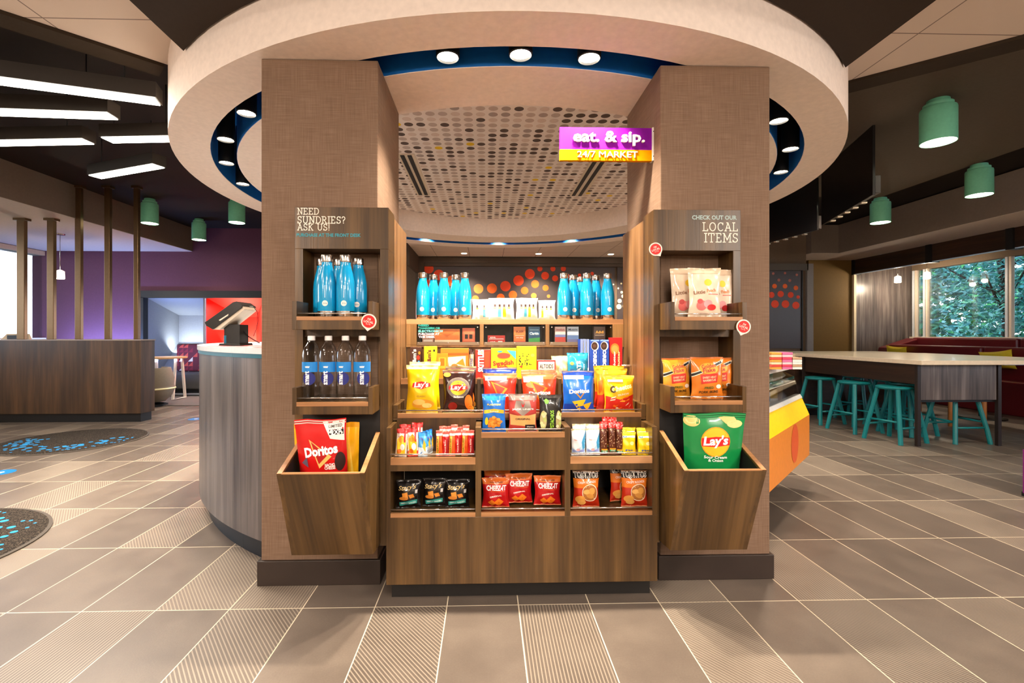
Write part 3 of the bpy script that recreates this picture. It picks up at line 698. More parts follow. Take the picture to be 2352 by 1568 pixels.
# floor mats and stickers
def matmat():
    m, b, v, x, y, z = begin('coir_mat', .95, .1); r = noise(v, 140, 2); return finish(m, b, ramp(r, [(.35, '191614'), (.55, '3a332c'), (.7, '62564a')]), r, .004)
MM = matmat(); BD = mat('1c8ac8', .8)
def fmat(x, y, r, lab, seed, a0, a1, n=70):
    t = thing('floor_mat', lab, 'floor mat', (x, y, 0), 'round entrance mats'); MB().lathe([(.0001, .001), (r, .001), (r, .008), (r * .97, .012), (.0001, .012)], MM, (x, y), 56).build('mat_body', t)
    MB().lathe([(r * .97, .0005), (r + .012, .0005), (r + .012, .007), (r * .97, .011)], mat('4a423a', .8), (x, y), 56).build('rubber_edge', t)
    rnd = random.Random(seed); mb = MB(); k = 0; done = []
    while k < n:
        a = rnd.uniform(a0, a1); q = rnd.random(); rr = r * (.45 + .45 * q); s = .034 * (1 - abs(q - .35) * 1.1) * rnd.uniform(.7, 1)
        px, py = x + rr * cos(a), y + rr * sin(a); k += 1
        if any((px - u) ** 2 + (py - w) ** 2 < (s + e) ** 2 for u, w, e in done): continue
        done.append((px, py, s)); mb.disc((px, py, .0121), max(s, .008), BD, n=(0, 0, 1), th=.0015, seg=14)
    mb.build('dot_pattern', t)
fmat(-4.5, 5.38, .66, 'dark round mat printed with blue dots in front of the desk', 3, 3.0, 6.6, 130)
fmat(-3.2, 2.6, .68, 'dark round mat with scattered blue dots, cut by the left picture edge', 5, -1.2, 1.6, 90)
for px, py, lab in ((450, 962, 'round blue floor sticker beside the curved counter'), (2, 1085, 'round blue floor sticker at the left picture edge')):
    p = at(px, py, Z=0); t = thing('floor_sticker', lab, 'floor sticker', (p.x, p.y, 0)); MB().disc((p.x, p.y, .0004), .095, mat('1878c0', .4), n=(0, 0, 1), th=.001, seg=32).build('sticker_disc', t)
    mb = MB(); put_text(mb, 'e', lambda a, b: (p.x + a, p.y + b, .0018), WHITE, 0, 0, .05, bold=.02); mb.build('sticker_print', t)
# curved service counter behind the left pillar (concentric with the ring)
A0, A1 = math.radians(178), math.radians(237); R0, R1 = 1.85, 2.43; CT = 1.09
def cwood():
    m, b, v, x, y, z = begin('curved_grey_walnut', .3, .5); ang = E.op('ARCTAN2', y, x) * 2.43
    a = noise(comb(ang * 10, z * .6, 0), 1, 3); g = noise(comb(ang * 80, z * 2, 1), 1, 4); t = a * .7 + g * .3
    return finish(m, b, ramp(t, [(.36, '3a3436'), (.5, '56504e'), (.64, '726a68')]), g, .0004)
t = thing('curved_counter', 'curved grey walnut service counter with a white top behind the left pillar', 'counter', (CX, CY, 0), world=False); 
def cl(name, prof, m, seg=64):
    mb = MB().lathe(prof, m, (0, 0), seg, A0, math.radians(231), close=True)
    return mb.lathe([(max(r, 2.335) if r > R0 + .1 else 2.335, z) for r, z in prof], m, (0, 0), 8, math.radians(231.02), math.radians(238), close=True).build(name, t)
cl('counter_body', [(R1, .12), (R1, CT - .045), (R0, CT - .045), (R0, .12)], cwood()); cl('plinth', [(R1 - .05, 0), (R1 - .05, .12), (R0 + .03, .12), (R0 + .03, 0)], mat('10161e', .4))
cl('teal_reveal', [(R1 + .006, CT - .05), (R1 + .006, CT - .028), (R0, CT - .028), (R0, CT - .05)], mat('0f5a6a', .4)); cl('worktop', [(R1 + .012, CT - .028), (R1 + .012, CT), (R0 - .01, CT), (R0 - .01, CT - .028)], mat('d8dade', .15))
# card terminal on its stand
Yt = 3.05; c = at(540, 790, Y=Yt); t = thing('payment_terminal', 'black point of sale screen on a stand, tilted up on the curved counter', 'terminal', (c.x, Yt, CT)); K = mat('171412', .35)
u = Yt / F
def P(px, py, y=Yt): p = at(px, py, Y=y); return (p.x, p.z)
def slabp(pts, y0, y1, m, name):
    q = [P(*a) for a in pts]; n = len(q); mb = MB(); mb.add([(a, y0, b) for a, b in q] + [(a, y1, b) for a, b in q], [tuple(range(n)), tuple(reversed(range(n, 2 * n)))] + [(i, n + i, n + (i + 1) % n, (i + 1) % n) for i in range(n)], m); return mb.build(name, t, .002)
slabp([(489, 741), (493, 749), (507, 757), (571, 709), (573, 703), (560, 694), (552, 696)], Yt - .09, Yt + .09, K, 'screen_housing')
slabp([(506, 757), (520, 757), (576, 712), (572, 704)], Yt - .08, Yt + .08, mat('d8c8b4', .4), 'rear_cover')
slabp([(521, 736), (543, 722), (542, 726), (524, 738)], Yt - .094, Yt - .089, mat('e8dccc', .3), 'side_strip')
slabp([(524, 745), (560, 745), (560, 790), (530, 790), (524, 770)], Yt - .05, Yt + .06, K, 'stand_column')
slabp([(520, 788), (565, 788), (567, 793), (518, 793)], Yt - .08, Yt + .08, K, 'stand_base')
slabp([(524, 770), (530, 770), (530, 789), (524, 789)], Yt - .052, Yt + .05, mat('1c6a86', .2), 'blue_side')
w = [P(*a) for a in ((572, 704), (582, 704), (591, 716), (593, 735), (589, 755), (582, 772))]; MB().tube([(a, Yt, b) for a, b in w], .0025, BLACK, 6).build('cable', t)
w = [P(*a) for a in ((559, 760), (570, 772), (584, 781), (596, 787))]; MB().tube([(a, Yt, b) for a, b in w], .004, BLACK, 6).build('cable', t)
# ------------------------------------------------------------------ cold display case behind the right pillar
def pt(px, py, rel=None, Y=None): return at(px, py, Y=Y) if Y else None
n0, n1 = at(1775, 1123, Z=.25), at(1859, 1044, Z=.25)
d = Vector((n1.x - n0.x, n1.y - n0.y)).normalized(); nrm = Vector((d.y, -d.x))           # outward
s0_ = Vector((n0.x, n0.y)) - d * .35; e0 = Vector((n1.x, n1.y))
t = thing('display_case', 'glass fronted cold display case with an orange and yellow front, right of the pillar', 'display case', (n0.x, n0.y, 0))
def strip(name, za, oa, zb, ob, m, th=.015, s=s0_, e=e0, ext_=0):
    a = s - nrm * oa; b = e - nrm * oa; c_ = e - nrm * ob; d_ = s - nrm * ob; k = nrm * th
    return MB().hexa([(a.x - k.x, a.y - k.y, za), (a.x, a.y, za), (b.x, b.y, za), (b.x - k.x, b.y - k.y, za), (d_.x - k.x, d_.y - k.y, zb), (d_.x, d_.y, zb), (c_.x, c_.y, zb), (c_.x - k.x, c_.y - k.y, zb)], m).build(name, t)
ORG_ = mat('e88a2c', .35, name='orange_panel'); YEL = mat('f6c800', .35, name='yellow_panel')
strip('front_panel', .25, 0, .555, 0, ORG_); strip('front_panel', .555, 0, .68, .05, YEL)
strip('metal_rail', .68, .045, .705, .06, mat('e8e0d8', .3, .4), .03)
strip('glass_front', .705, .06, .84, .10, GLASS, .006); strip('glass_front', .84, .10, .895, .22, GLASS, .006)
strip('kick_panel', .0, .10, .235, .06, mat('3a302a', .5), .02, s0_, s0_.lerp(e0, .42)); MB().prism([tuple(v) for v in (s0_ - nrm * .2, s0_.lerp(e0, .75) - nrm * .2, s0_.lerp(e0, .75) - nrm * .5, s0_ - nrm * .5)], 0, .235, mat('6a5038', .5)).build('plinth', t); strip('shelf_edge', .80, .09, .806, .1, CREAM, .2)
a = s0_ - nrm * .02; b = e0 - nrm * .02; c_ = e0 - nrm * .55; d_ = s0_ - nrm * .55
MB().prism([tuple(a), tuple(b), tuple(c_), tuple(d_)], .235, .58, mat('241c18', .5)).build('case_body', t)
b2 = e0 - nrm * .45; MB().prism([tuple(s0_ - nrm * .5), tuple(e0 - nrm * .5), tuple(c_), tuple(d_)], .58, .90, mat('8a7a66', .5)).build('rear_panel', t)
x = e0 - nrm * .3; q = [s0_ - nrm * .10, e0 + d * .02 - nrm * .10, e0 + d * .02 - nrm * .6, s0_ - nrm * .6]
q = [s0_ - nrm * .14, e0 + d * .03 - nrm * .14, e0 + d * .03 - nrm * .6, s0_ - nrm * .6]
MB().prism([tuple(v) for v in q], .885, .925, mat('f4ece0', .2)).build('countertop', t, .004)
m_ = (s0_ + e0) / 2 + d * .22; mb = MB(); 
V_ = [(m_.x + d.x * .11 * cos(a) + nrm.x * .0015, m_.y + d.y * .11 * cos(a) + nrm.y * .0015, .42 + .13 * sin(a)) for a in [2 * pi * k / 30 for k in range(30)]]; mb.add(V_, [tuple(range(30))], mat('e05a28', .4)); mb.build('round_emblem', t)
# cartons on the case top
for i, (px, cols, lab) in enumerate(((1772, ('e8a040', 'd84a3a', 'f0d8b0'), 'stack of orange and red striped packets on the case countertop, left stack'), (1797, ('e070a0', 'd84060', 'f4c8d0'), 'stack of pink and red striped packets on the case countertop, middle stack'), (1818, ('f0e8e0', 'b89878', 'f0e8e0'), 'stack of pale flat packets on the case countertop, right stack'))):
    p = at(px, 832, Z=.925); p = Vector((px, 0)); base = at(px, 838, Y=3.25)
    t = thing('packet_stack', lab, 'packets', (base.x, 3.25, .925), 'packets on the display case')
    for k in range(7 if i < 2 else 5): MB().box(base.x - .036, base.x + .034, 3.19, 3.31, .925 + k * .0165, .925 + k * .0165 + .015, mat(cols[k % 3], .4)).build('packet', t, .001)
# goods in the case
for i, (f_, z, c, lab) in enumerate(((.45, .806, 'c8303a', 'red packet on the upper shelf of the cold case'), (.62, .806, '2a6ab8', 'blue packet on the upper shelf of the cold case'), (.75, .806, '2c6a4a', 'green packet on the upper shelf of the cold case'), (.5, .58, '5a7a3a', 'dark green box on the floor of the cold case'), (.7, .58, '3888c8', 'blue carton on the floor of the cold case'), (.85, .58, 'd8a848', 'yellow carton on the floor of the cold case'))):
    c0 = s0_.lerp(e0, f_) - nrm * .22; h = .07 if z > .7 else .17; t = thing('chilled_packet', lab, 'packaged food', (c0.x, c0.y, z), 'packs inside the cold case')
    MB().box(c0.x - .045, c0.x + .045, c0.y - .03, c0.y + .03, z, z + h, mat(c, .3)).build('carton', t, .004); MB().box(c0.x - .046, c0.x + .046, c0.y - .031, c0.y + .031, z + h * .35, z + h * .6, WHITE).build('carton_band', t)
# ------------------------------------------------------------------ bar table and stools, right
t = thing('bar_table', 'long counter height bar table with a cream top and walnut end apron', 'table', (4.9, 5.4, 0)); BX0, BX1, BY0, BY1 = 4.47, 5.36, 4.86, 6.75; TT = .895
TOPM = mat('ead8bc', .15, name='cream_quartz')
MB().box(BX0 - .05, 6.3, BY0 - .1, BY1, TT - .045, TT, TOPM).build('tabletop', t, .004)
MB().box(BX0 + .04, BX1 - .04, BY0 + .01, BY0 + .05, .48, TT - .05, WOODG).build('end_apron', t)
MB().box(BX0 + .02, BX0 + .06, BY0 + .05, BY1, .64, TT - .05, WOODD).build('side_apron', t); MB().box(BX1 - .06, BX1 - .02, BY0 + .05, BY1, .64, TT - .05, WOODD).build('side_apron', t)
MB().box(BX0 + .02, BX1, BY0 + .03, BY0 + .06, .455, .48, BLACK).build('apron_rail', t)
LG = mat('241a16', .4)
for x, y in ((BX0, BY0), (BX1 - .03, BY0), (BX0, BY1 - .1), (BX1 - .03, BY1 - .1)): MB().box(x, x + .036, y, y + .036, 0, TT - .045, LG).build('leg', t)
t = thing('base_cabinet', 'dark wood cabinet at the far end of the bar table', 'cabinet', (4.9, 7.2, 0)); MB().box(4.42, 6.2, BY1 + .02, 7.6, .08, TT - .05, WOODD).build('cabinet_body', t); MB().box(4.46, 6.1, BY1 + .06, 7.6, 0, .08, BLACK).build('plinth', t); MB().box(4.38, 6.3, BY1 + .005, 7.65, TT - .05, TT - .004, TOPM).build('worktop', t)
MB().box(4.40, 4.42, BY1 + .3, 7.5, .1, .8, mat('8a6428', .5)).build('side_panel', t)
TEAL = mat('0a7478', .38, name='teal_lacquer')
def stool(x, y, rz, lab, S=.60):
    t = thing('bar_stool', lab, 'stool', (x, y, 0), 'teal backless bar stools', world=False, rz=rz); r = .135
    MB().lathe([(.0001, S - .035), (.15, S - .035), (.17, S - .02), (.17, S - .008), (.155, S), (.0001, S - .006)], TEAL, (0, 0), 28).build('seat', t)
    k = .15
    for i, (a, b) in enumerate(((-1, -1), (1, -1), (1, 1), (-1, 1))):
        MB().tube([(a * r * 1.42, b * r * 1.42, 0), (a * r * 1.28, b * r * 1.28, S * .25), (a * r * 1.02, b * r * 1.02, S * .6), (a * r * .78, b * r * .78, S - .03)], .022, TEAL, 10).build('leg', t)
    def leg(a, b, z): f_ = 1.42 - .64 * z / S; return (a * r * f_, b * r * f_, z)
    for i, (p, q, z) in enumerate((((-1, -1), (1, -1), .17), ((1, -1), (1, 1), .23), ((1, 1), (-1, 1), .17), ((-1, 1), (-1, -1), .23))):
        MB().tube([leg(*p, z), leg(*q, z)], .011, TEAL, 8).build('stretcher', t)
    return t
s1 = stool(4.42, 6.25, .2, 'teal bar stool farthest along the near side of the bar table')
dup(s1, (4.44, 5.68, 0), 'teal bar stool in the middle of the row of three', .15)
dup(s1, (4.47, 5.14, 0), 'teal bar stool beside the front table leg, nearest of the row of three', .25)
dup(s1, (4.93, 5.5, 0), 'teal bar stool partly hidden behind the front table leg', .2)
dup(s1, (5.14, 5.13, 0), 'teal bar stool under the walnut apron, right of the front table leg', .0)
dup(s1, (5.12, 5.95, 0), 'teal bar stool in shadow on the far side of the bar table', .3)
dup(s1, (5.12, 6.5, 0), 'shadowed teal bar stool deepest under the bar table', .5)
# booth seating by the window
LEA = mat('5c1018', .35, coat=.2, name='oxblood_leather')
t = thing('banquette', 'long oxblood leather banquette in front of the far window', 'bench', (8.3, 7, 0))
for k in range(3):
    y0 = 3.6 + k * 1.95; y1 = y0 + 1.93
    MB().box(8.55, 8.9, y0, y1, .3, 1.10, LEA).build('rear_backrest', t, .03); MB().box(7.95, 8.2, y0, min(y1, 9.3), .3, .965, LEA).build('front_backrest', t, .03)
MB().box(8.2, 8.55, 3.6, 9.6, 0, .5, LEA).build('seat', t, .02); MB().box(7.5, 7.95, 3.6, 9.3, 0, .48, LEA).build('seat', t, .02)
MB().hexa([(7.8, 9.3, 0), (8.9, 9.3, 0), (8.9, 9.6, 0), (7.8, 9.6, 0), (8.0, 9.3, .9), (8.6, 9.3, 1.09), (8.6, 9.6, 1.09), (8.0, 9.6, .9)], LEA).build('end_backrest', t, .02)
YP = mat('c8b020', .8, bump=(60, .004), name='mustard_fabric')
def pillow(px, py, w, lab, X=7.86, rx=0):
    p = at(px, py, X=X); t = MB(); n = 12; V = []; Fs = []
    for s in (1, -1):
        for i in range(n + 1):
            for j in range(n + 1):
                u, v = i / n * 2 - 1, j / n * 2 - 1; th = .055 * ((1 - u ** 4) * (1 - v ** 4)) ** .6; pinch = 1 - .12 * (1 - abs(u)) * 1
                V.append((s * th, u * w / 2 * (1 - .08 * (1 - v * v)), v * .15 * (1 - .14 * (1 - u * u))))
    for s in range(2):
        k = s * (n + 1) ** 2
        for i in range(n):
            for j in range(n): Fs.append((k + i * (n + 1) + j, k + (i + 1) * (n + 1) + j, k + (i + 1) * (n + 1) + j + 1, k + i * (n + 1) + j + 1))
    t.add(V, Fs, YP, True); o = t.build('throw_pillow'); o.location = (p.x, p.y, p.z - .10); o.rotation_euler = (rx, -.15, 0)
    return tag(o, lab, 'cushion', 'mustard pillows on the banquette')
pillow(2060, 800, .46, 'mustard throw pillow at the left end of the banquette', rx=.05); pillow(2290, 812, .5, 'mustard throw pillow propped toward the right end of the banquette', rx=-.12)
BT = mat('2c6fae', .25)
for i, (x, y, lab) in enumerate(((6.9, 8.1, 'blue topped booth table farther along the banquette'), (6.9, 6.5, 'blue topped booth table nearer the camera, by the right picture edge'))):
    t = thing('booth_table', lab, 'table', (x, y, 0), 'booth tables'); zt_ = .80
    MB().box(x - .35, x + .35, y - .6, y + .6, zt_ - .03, zt_, BT).build('tabletop', t, .004); MB().tube([(x, y, .02), (x, y, zt_ - .03)], .04, BLACK, 12).build('pedestal', t); MB().lathe([(.0001, 0), (.25, 0), (.25, .015), (.0001, .03)], BLACK, (x, y), 24).build('foot', t)
# a chair and sign at the right border
o = at(2340, 1000, Y=4.6)
t = thing('lounge_chair', 'wooden legged dark chair at the right end of the bar table', 'chair', (6.1, 6.1, 0)); OK_ = mat('b87840', .5)
MB().box(5.85, 6.35, 5.9, 6.4, .42, .50, mat('1c2430', .8)).build('seat', t, .02)
for a, b in ((5.88, 5.93), (6.32, 5.93), (5.88, 6.37), (6.32, 6.37)): MB().tube([(a, b, 0), (a, b, .44)], .025, OK_, 8).build('leg', t)
p = at(2349, 1000, Y=3.3); q = at(2349, 1140, Y=3.3); t = thing('purple_sign_stand', 'edge of a purple stand at the right picture edge', 'stand', (p.x + .2, 3.3, 0)); MB().box(p.x + .035, p.x + .45, 3.30, 3.33, .03, .34, mat('7a1a78', .4)).build('stand_panel', t); MB().box(p.x + .06, p.x + .45, 3.26, 3.36, 0, .03, BLACK).build('stand_base', t)
# hanging screens seen from behind
def tv(a, b, z0, z1, lab):
    a, b = Vector(a), Vector(b); L = (b - a).length; c = (a + b) / 2; rz = math.atan2(b.y - a.y, b.x - a.x); t = thing('hanging_screen', lab, 'screen', (c.x, c.y, z1), 'ceiling hung screens', world=False, rz=rz); h = z1 - z0
    s = -1
    MB().box(-L / 2, L / 2, -.012, .012, -h, 0, mat('14100e', .3)).build('screen_panel', t, .003); MB().box(-L / 2 + .01, L / 2 - .01, -.06, -.012, -h + .02, -h * .72, mat('2c2420', .45)).build('speaker_strip', t, .004)
    MB().box(-L * .34, L * .34, -.07, -.012, -h * .7, -h * .28, mat('1a1614', .5)).build('rear_cover', t, .01)
    for k in range(5): MB().box(-L * .3 + k * L * .15, -L * .3 + k * L * .15 + .04, -.05, .0, -h - .012, -h + .001, mat('d8c8b0', .3, .6)).build('bottom_bracket', t)
    for x in (-.18, .18):
        MB().box(x - .02, x + .02, -.10, -.06, -h * .85, -.02, STEEL).build('mount_arm', t); MB().tube([(x, -.08, -.1), (x, -.08, ZD - z1 + .11)], .018, BLACK, 10).build('ceiling_pole', t)
    return t
tv((4.4 / F * 911, 4.4), (4.02, 5.64), 2.466, 3.12, 'black hanging screen seen from behind, the nearer and larger one'); tv((4.15, 5.9), (4.0, 7.0), 2.466, 3.12, 'black hanging screen seen from behind, partly hidden by the white ring')

light('assumed_wall_light', 'AREA', (-6.6, 8.7, .75), 42, (.25, .4, 1), None, 2.2, sy=.15, rot=(pi - .75, 0, 0))  # assumed blue lamp behind the desk, added for the glow on the purple wall
# ================================================================== THE MARKET DISPLAY
FY, FC, FDY, FU = 2.07, 2.22, 2.42, 2.58                     # front planes: base, chip shelf, candy shelf, upper cabinet
MX0, MX1 = at(887, 900, Y=FY).x, at(1510, 900, Y=FY).x
M = thing('market_display', 'stepped walnut market display unit between the two pillars', 'display unit', ((MX0 + MX1) / 2, FY, 0))
BK = mat('14100d', .6); RAIL = mat('e8e0d8', .15, .9, name='rail_metal')
cq = [at(p, 1000, Y=FY).x for p in (897, 1092, 1105, 1297, 1310, 1498)]; cols = [(cq[0], cq[1]), (cq[2], cq[3]), (cq[4], cq[5])]
MB().box(MX0 + .01, MX1 - .01, FY + .07, 2.9, 0, .089, BK).build('plinth', M)
MB().box(MX0, MX1, FY, FY + .02, .089, .376, WOOD).build('base_panel', M, .001)
for x0, x1 in ((MX0, cq[0]), (cq[5], MX1)): MB().box(x0, x1, FY, FC + .2, .376, .76, WOOD).build('side_panel', M, .001)
for x0, x1 in ((cq[1], cq[2]), (cq[3], cq[4])): MB().box(x0, x1, FY, FC, .376, .76, WOOD).build('divider', M, .001)
MB().box(MX0 + .02, MX1 - .02, 2.42, 2.44, .376, .79, BK).build('back_panel', M)
for x0, x1 in ((cq[1], cq[2]), (cq[3], cq[4])): MB().box(x0, x1, FC + .01, 2.42, .376, .62, WOOD).build('divider', M, .001)
def rail(x0, x1, y, z, par, r=.003):
    q = MB().tube([(x0, y, z), (x1, y, z)], r, RAIL, 8); return q.build('guard_rail', par)
for i, (x0, x1) in enumerate(cols):
    f = MB().box(x0, x1, FY + .003, 2.42, .372, .388, WOOD).build('lower_shelf', M); MB().box(x0, x1, FY - .001, FY + .012, .377, .395, LIP).build('shelf_lip', f); rail(x0, x1, FY + .004, .409, f)
    if i != 1:
        f = MB().box(x0, x1, FY + .004, FC + .02, .60, .626, WOOD).build('tray_shelf', M); MB().box(x0, x1, FY, FY + .014, .575, .602, WOOD).build('apron', f); MB().box(x0, x1, FY - .001, FY + .012, .602, .631, LIP).build('shelf_lip', f); rail(x0, x1, FY + .004, .646, f)
        MB().box(x0, x1, FC, FC + .02, .626, .778, WOOD).build('tray_back', M)
    else:
        MB().box(x0, x1, FY + .001, FY + .02, .575, .717, WOOD).build('tray_front', M)
        f = MB().box(x0, x1, FY + .004, FC + .02, .708, .728, WOOD).build('tray_shelf', M); MB().box(x0, x1, FY - .001, FY + .012, .716, .738, LIP).build('shelf_lip', f); rail(x0, x1, FY + .004, .752, f)
for s_, x0, x1 in ((0, MX0, MX0 + .022), (1, MX1 - .022, MX1)): MB().box(x0 + .0005, x1, FC - .001, FDY, .779, .836, WOOD).build('tray_side', M, .001)
f = MB().box(MX0 + .0005, MX1, FC + .004, FDY + .02, .765, .785, WOOD).build('chip_shelf', M); MB().box(MX0 + .022, MX1 - .022, FC - .002, FC + .012, .777, .797, LIP).build('shelf_lip', f); rail(MX0 + .022, MX1 - .022, FC, .811, f)
for px in (1100, 1194, 1286): x = at(px, 900, Y=2.32).x; MB().box(x - .008, x + .008, 2.32, FDY, .785, .945, WOOD).build('divider', M, .001)
f = MB().box(MX0 + .001, MX1, FDY, FU + .05, .915, .93, WOOD).build('candy_shelf', M); MB().box(MX0 + .001, MX1, FDY - .002, FDY + .01, .912, .94, LIP).build('shelf_lip', f); rail(MX1 - .05, MX1 - .002, FDY + .03, 1.0, f, .006)
MB().box(MX0 + .001, MX1, FDY + .001, FDY + .02, .785, .915, WOOD).build('riser_panel', M)
# upper cabinet with three clear doors
UZ0, UZ1 = 1.105, 1.242
U0, U1 = MX0 + .001, MX1 - .001
mb = MB().box(U0, U1, FU, 2.93, UZ1 - .028, UZ1, LIP); mb.build('top_shelf', M, .001)
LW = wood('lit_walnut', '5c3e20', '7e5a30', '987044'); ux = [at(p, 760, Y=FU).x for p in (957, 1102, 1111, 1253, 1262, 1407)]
MB().box(U0, U1, FU + .17, FU + .19, .93, UZ1 - .028, BK).build('cabinet_back', M); MB().box(U0, U1, FU, FU + .17, UZ0 - .012, UZ0, LW).build('cabinet_floor', M)
MB().box(U0, U1, FU + .03, FU + .05, .93, UZ0 - .012, LW).build('riser_panel', M)
for a, b in ((U0, ux[0]), (ux[1], ux[2]), (ux[3], ux[4]), (ux[5], U1)): MB().box(a, b, FU, FU + .17, UZ0, UZ1 - .028, LW).build('cabinet_stile', M, .001)
for i in range(3):
    a, b = ux[2 * i] + .002, ux[2 * i + 1] - .002; z0, z1 = UZ0 + .003, UZ1 - .031
    fr = MB().box(a, b, FU - .003, FU + .0, z0, z1, GLASS).build('clear_door', M); mb = MB()
    for x in (a + .01, (a + b) / 2, b - .01):
        for z in (z0 + .008, z1 - .012): 
            if not (x == (a + b) / 2 and z > z0 + .01): mb.disc((x, FU - .003, z), .0035, CHROME, th=.003, seg=10)
    mb.build('door_studs', fr)
    MB().box(a, b, FU - .002, FU + .001, z0 - .004, z0 + .012, mat('a08468', .3)).build('door_rail', fr)
# ------------------------------------------------------------------ racks on the pillars
def binwood():
    m, b, v, x, y, z = begin('bin_walnut', .32); k = x + z * .06; a = noise(comb(k * 14, 0, z * .8), 1, 3); g = noise(comb(k * 90, 0, z * 2.2), 1, 4)
    return finish(m, b, ramp(a * .72 + g * .28, [(.36, '36240f'), (.5, '4e371b'), (.64, '664a28')]), g, .0004)
BINW = binwood()
def rack(nm, lab, x0, x1, ox0, ox1, tx0, tx1, bx0, bx1, left):
    R = thing(nm, lab, 'wall rack', ((x0 + x1) / 2, 2.12, 0)); y0, y1 = 2.12, Yp - .001; zt, zb = 1.716, .235
    MB().box(x0, x1, y0, y1, 1.534, zt, WOOD).build('header_panel', R, .001)
    MB().box(x0, ox0, y0, y1, zb, 1.534, WOOD).build('stile', R, .001); MB().box(ox1, x1, y0, y1, zb, 1.534, WOOD).build('stile', R, .001)
    MB().box(ox0, ox1, y0 + .02, y1, 1.15, 1.185, WOOD).build('cross_rail', R); MB().box(ox0, ox1, y0, y1, zb, .845, BK).build('lower_panel', R)  # lower panel in black: the bin's inner shade put into its colour
    if left: MB().box(PL[1] + .001, x1 - .0005, y1 + .002, 2.6, zb, 1.70, wood('lit_inner_walnut', '5c4026', '7a5836', '94704c')).build('inner_panel', R, .001)  # paler copy of the walnut: lamplight on this side put into the colour
    else: MB().box(x0 + .0005, PR[0] - .001, y1 + .002, 2.6, zb, 1.70, wood('lit_inner_walnut', '5c4026', '7a5836', '94704c')).build('inner_panel', R, .001)
    for (zf, zl, zr, zs, b) in ((1.18, 1.218, 1.247, 1.297, 1.234), (.832, .866, .899, .942, .884)):
        T = MB().box(tx0 + .018, tx1 - .018, 1.99, y1 - .004, b - .014, b - .001, WOOD).build('tray_floor', R)
        MB().box(tx0 + .018, tx1 - .018, 1.9905, 2.005, zf, zl, WOOD).build('tray_front', T, .001); MB().box(tx0 + .018, tx1 - .018, 1.988, 2.0, zl, b, LIP).build('tray_lip', T)
        for a, c in ((tx0, tx0 + .018), (tx1 - .018, tx1)): MB().box(a, c, 1.99, 2.12, zf, zs, WOOD).build('tray_side', T, .001)
        rail(tx0 + .018, tx1 - .018, 1.997, zr, T, .0025)
    # hopper bin that tilts outwards
    B = None; yf, yg, yb = 1.846, 1.988, 2.1195; zt_, zk, zfb, zbb = .629, .732, .259, .245
    def side(a, c):
        return MB().hexa([(a, yg, zfb), (c, yg, zfb), (c, yb, zbb), (a, yb, zbb), (a, yf, zt_), (c, yf, zt_), (c, yb, zk), (a, yb, zk)], WOOD)
    w = .018; BW = BINW; FR = MB().hexa([(bx0 + w, yg, zfb), (bx1 - w, yg, zfb), (bx1 - w, yg + .018, zfb), (bx0 + w, yg + .018, zfb), (bx0 + w, yf, zt_), (bx1 - w, yf, zt_), (bx1 - w, yf + .018, zt_ + .004), (bx0 + w, yf + .018, zt_ + .004)], BINW)
    B = FR.build('bin_front', R); side(bx0, bx0 + w).build('bin_side', B); side(bx1 - w, bx1).build('bin_side', B)
    MB().box(bx0 + w, bx1 - w, yg + .02, yb, zfb, zfb + .015, WOOD).build('bin_floor', B)
    e = .0015
    for a, c in ((bx0 + w, bx0 + w + e), (bx1 - w - e, bx1 - w)): mb = MB(); mb.hexa([(a, yg + .03, zfb + .02), (c, yg + .03, zfb + .02), (c, yb - .001, zbb + .02), (a, yb - .001, zbb + .02), (a, yf + .02, zt_ - .003), (c, yf + .02, zt_ - .003), (c, yb - .001, zk - .003), (a, yb - .001, zk - .003)], BK).build('bin_shade', B)  # thin black sheets: shade inside the hopper done as colour
    mb = MB()
    for a, c in ((bx0, bx0 + w), (bx1 - w, bx1)): mb.hexa([(a, yf, zt_), (c, yf, zt_), (c, yb, zk), (a, yb, zk), (a, yf, zt_ + .003), (c, yf, zt_ + .003), (c, yb, zk + .003), (a, yb, zk + .003)], LIP)
    mb.box(bx0, bx1, yf, yf + .018, zt_ + .0005, zt_ + .004, LIP); mb.build('bin_rim', B)
    return R
X_ = lambda px, Y: at(px, 800, Y=Y).x
RL = rack('sundries_rack', 'tall walnut rack on the left pillar with two trays and a tilted bin', X_(677, 2.12), MX0 - .0005, X_(696, 2.12), X_(873, 2.12), X_(671, 1.99), X_(856, 1.99), X_(635, 1.846), X_(837, 1.846), True)
RR = rack('local_items_rack', 'tall walnut rack on the right pillar with two trays and a tilted bin', MX1 + .0005, X_(1701, 2.12), X_(1515, 2.12), X_(1684, 2.12), X_(1540, 1.99), X_(1715, 1.99), X_(1572, 1.846), X_(1761, 1.846), False)
TW, TT_, TG = mat('f2e4d4', .5), mat('2c8c98', .5), mat('9fb0ac', .5)
Y = 2.1188; mb = MB()
for tx, a, b in (('NEED', 481, 495), ('SUNDRIES?', 500, 515), ('ASK US!', 517, 531)): slab(mb, tx, at(683, a, Y=Y).x, zy(b, Y), (b - a) / F * Y, Y, TW, .11)
put_text(mb, 'PURCHASE AT THE FRONT DESK', lambda a, b: (a, Y, b), TT_, at(755, 0, Y=Y).x, zy(542, Y), 8 / F * Y, 145 / F * Y, bold=.035)
mb.build('lettering', RL, fix=False)
mb = MB(); xr = at(1697, 520, Y=Y).x
for tx, a, b in (('LOCAL', 508, 527), ('ITEMS', 533, 553)): slab(mb, tx, xr, zy(b, Y), (b - a) / F * Y, Y, TW, .1, right=True)
put_text(mb, 'CHECK OUT OUR', lambda a, b: (a, Y, b), TG, at(1641, 0, Y=Y).x, zy(496, Y), 10.5 / F * Y, 106 / F * Y, bold=.04)
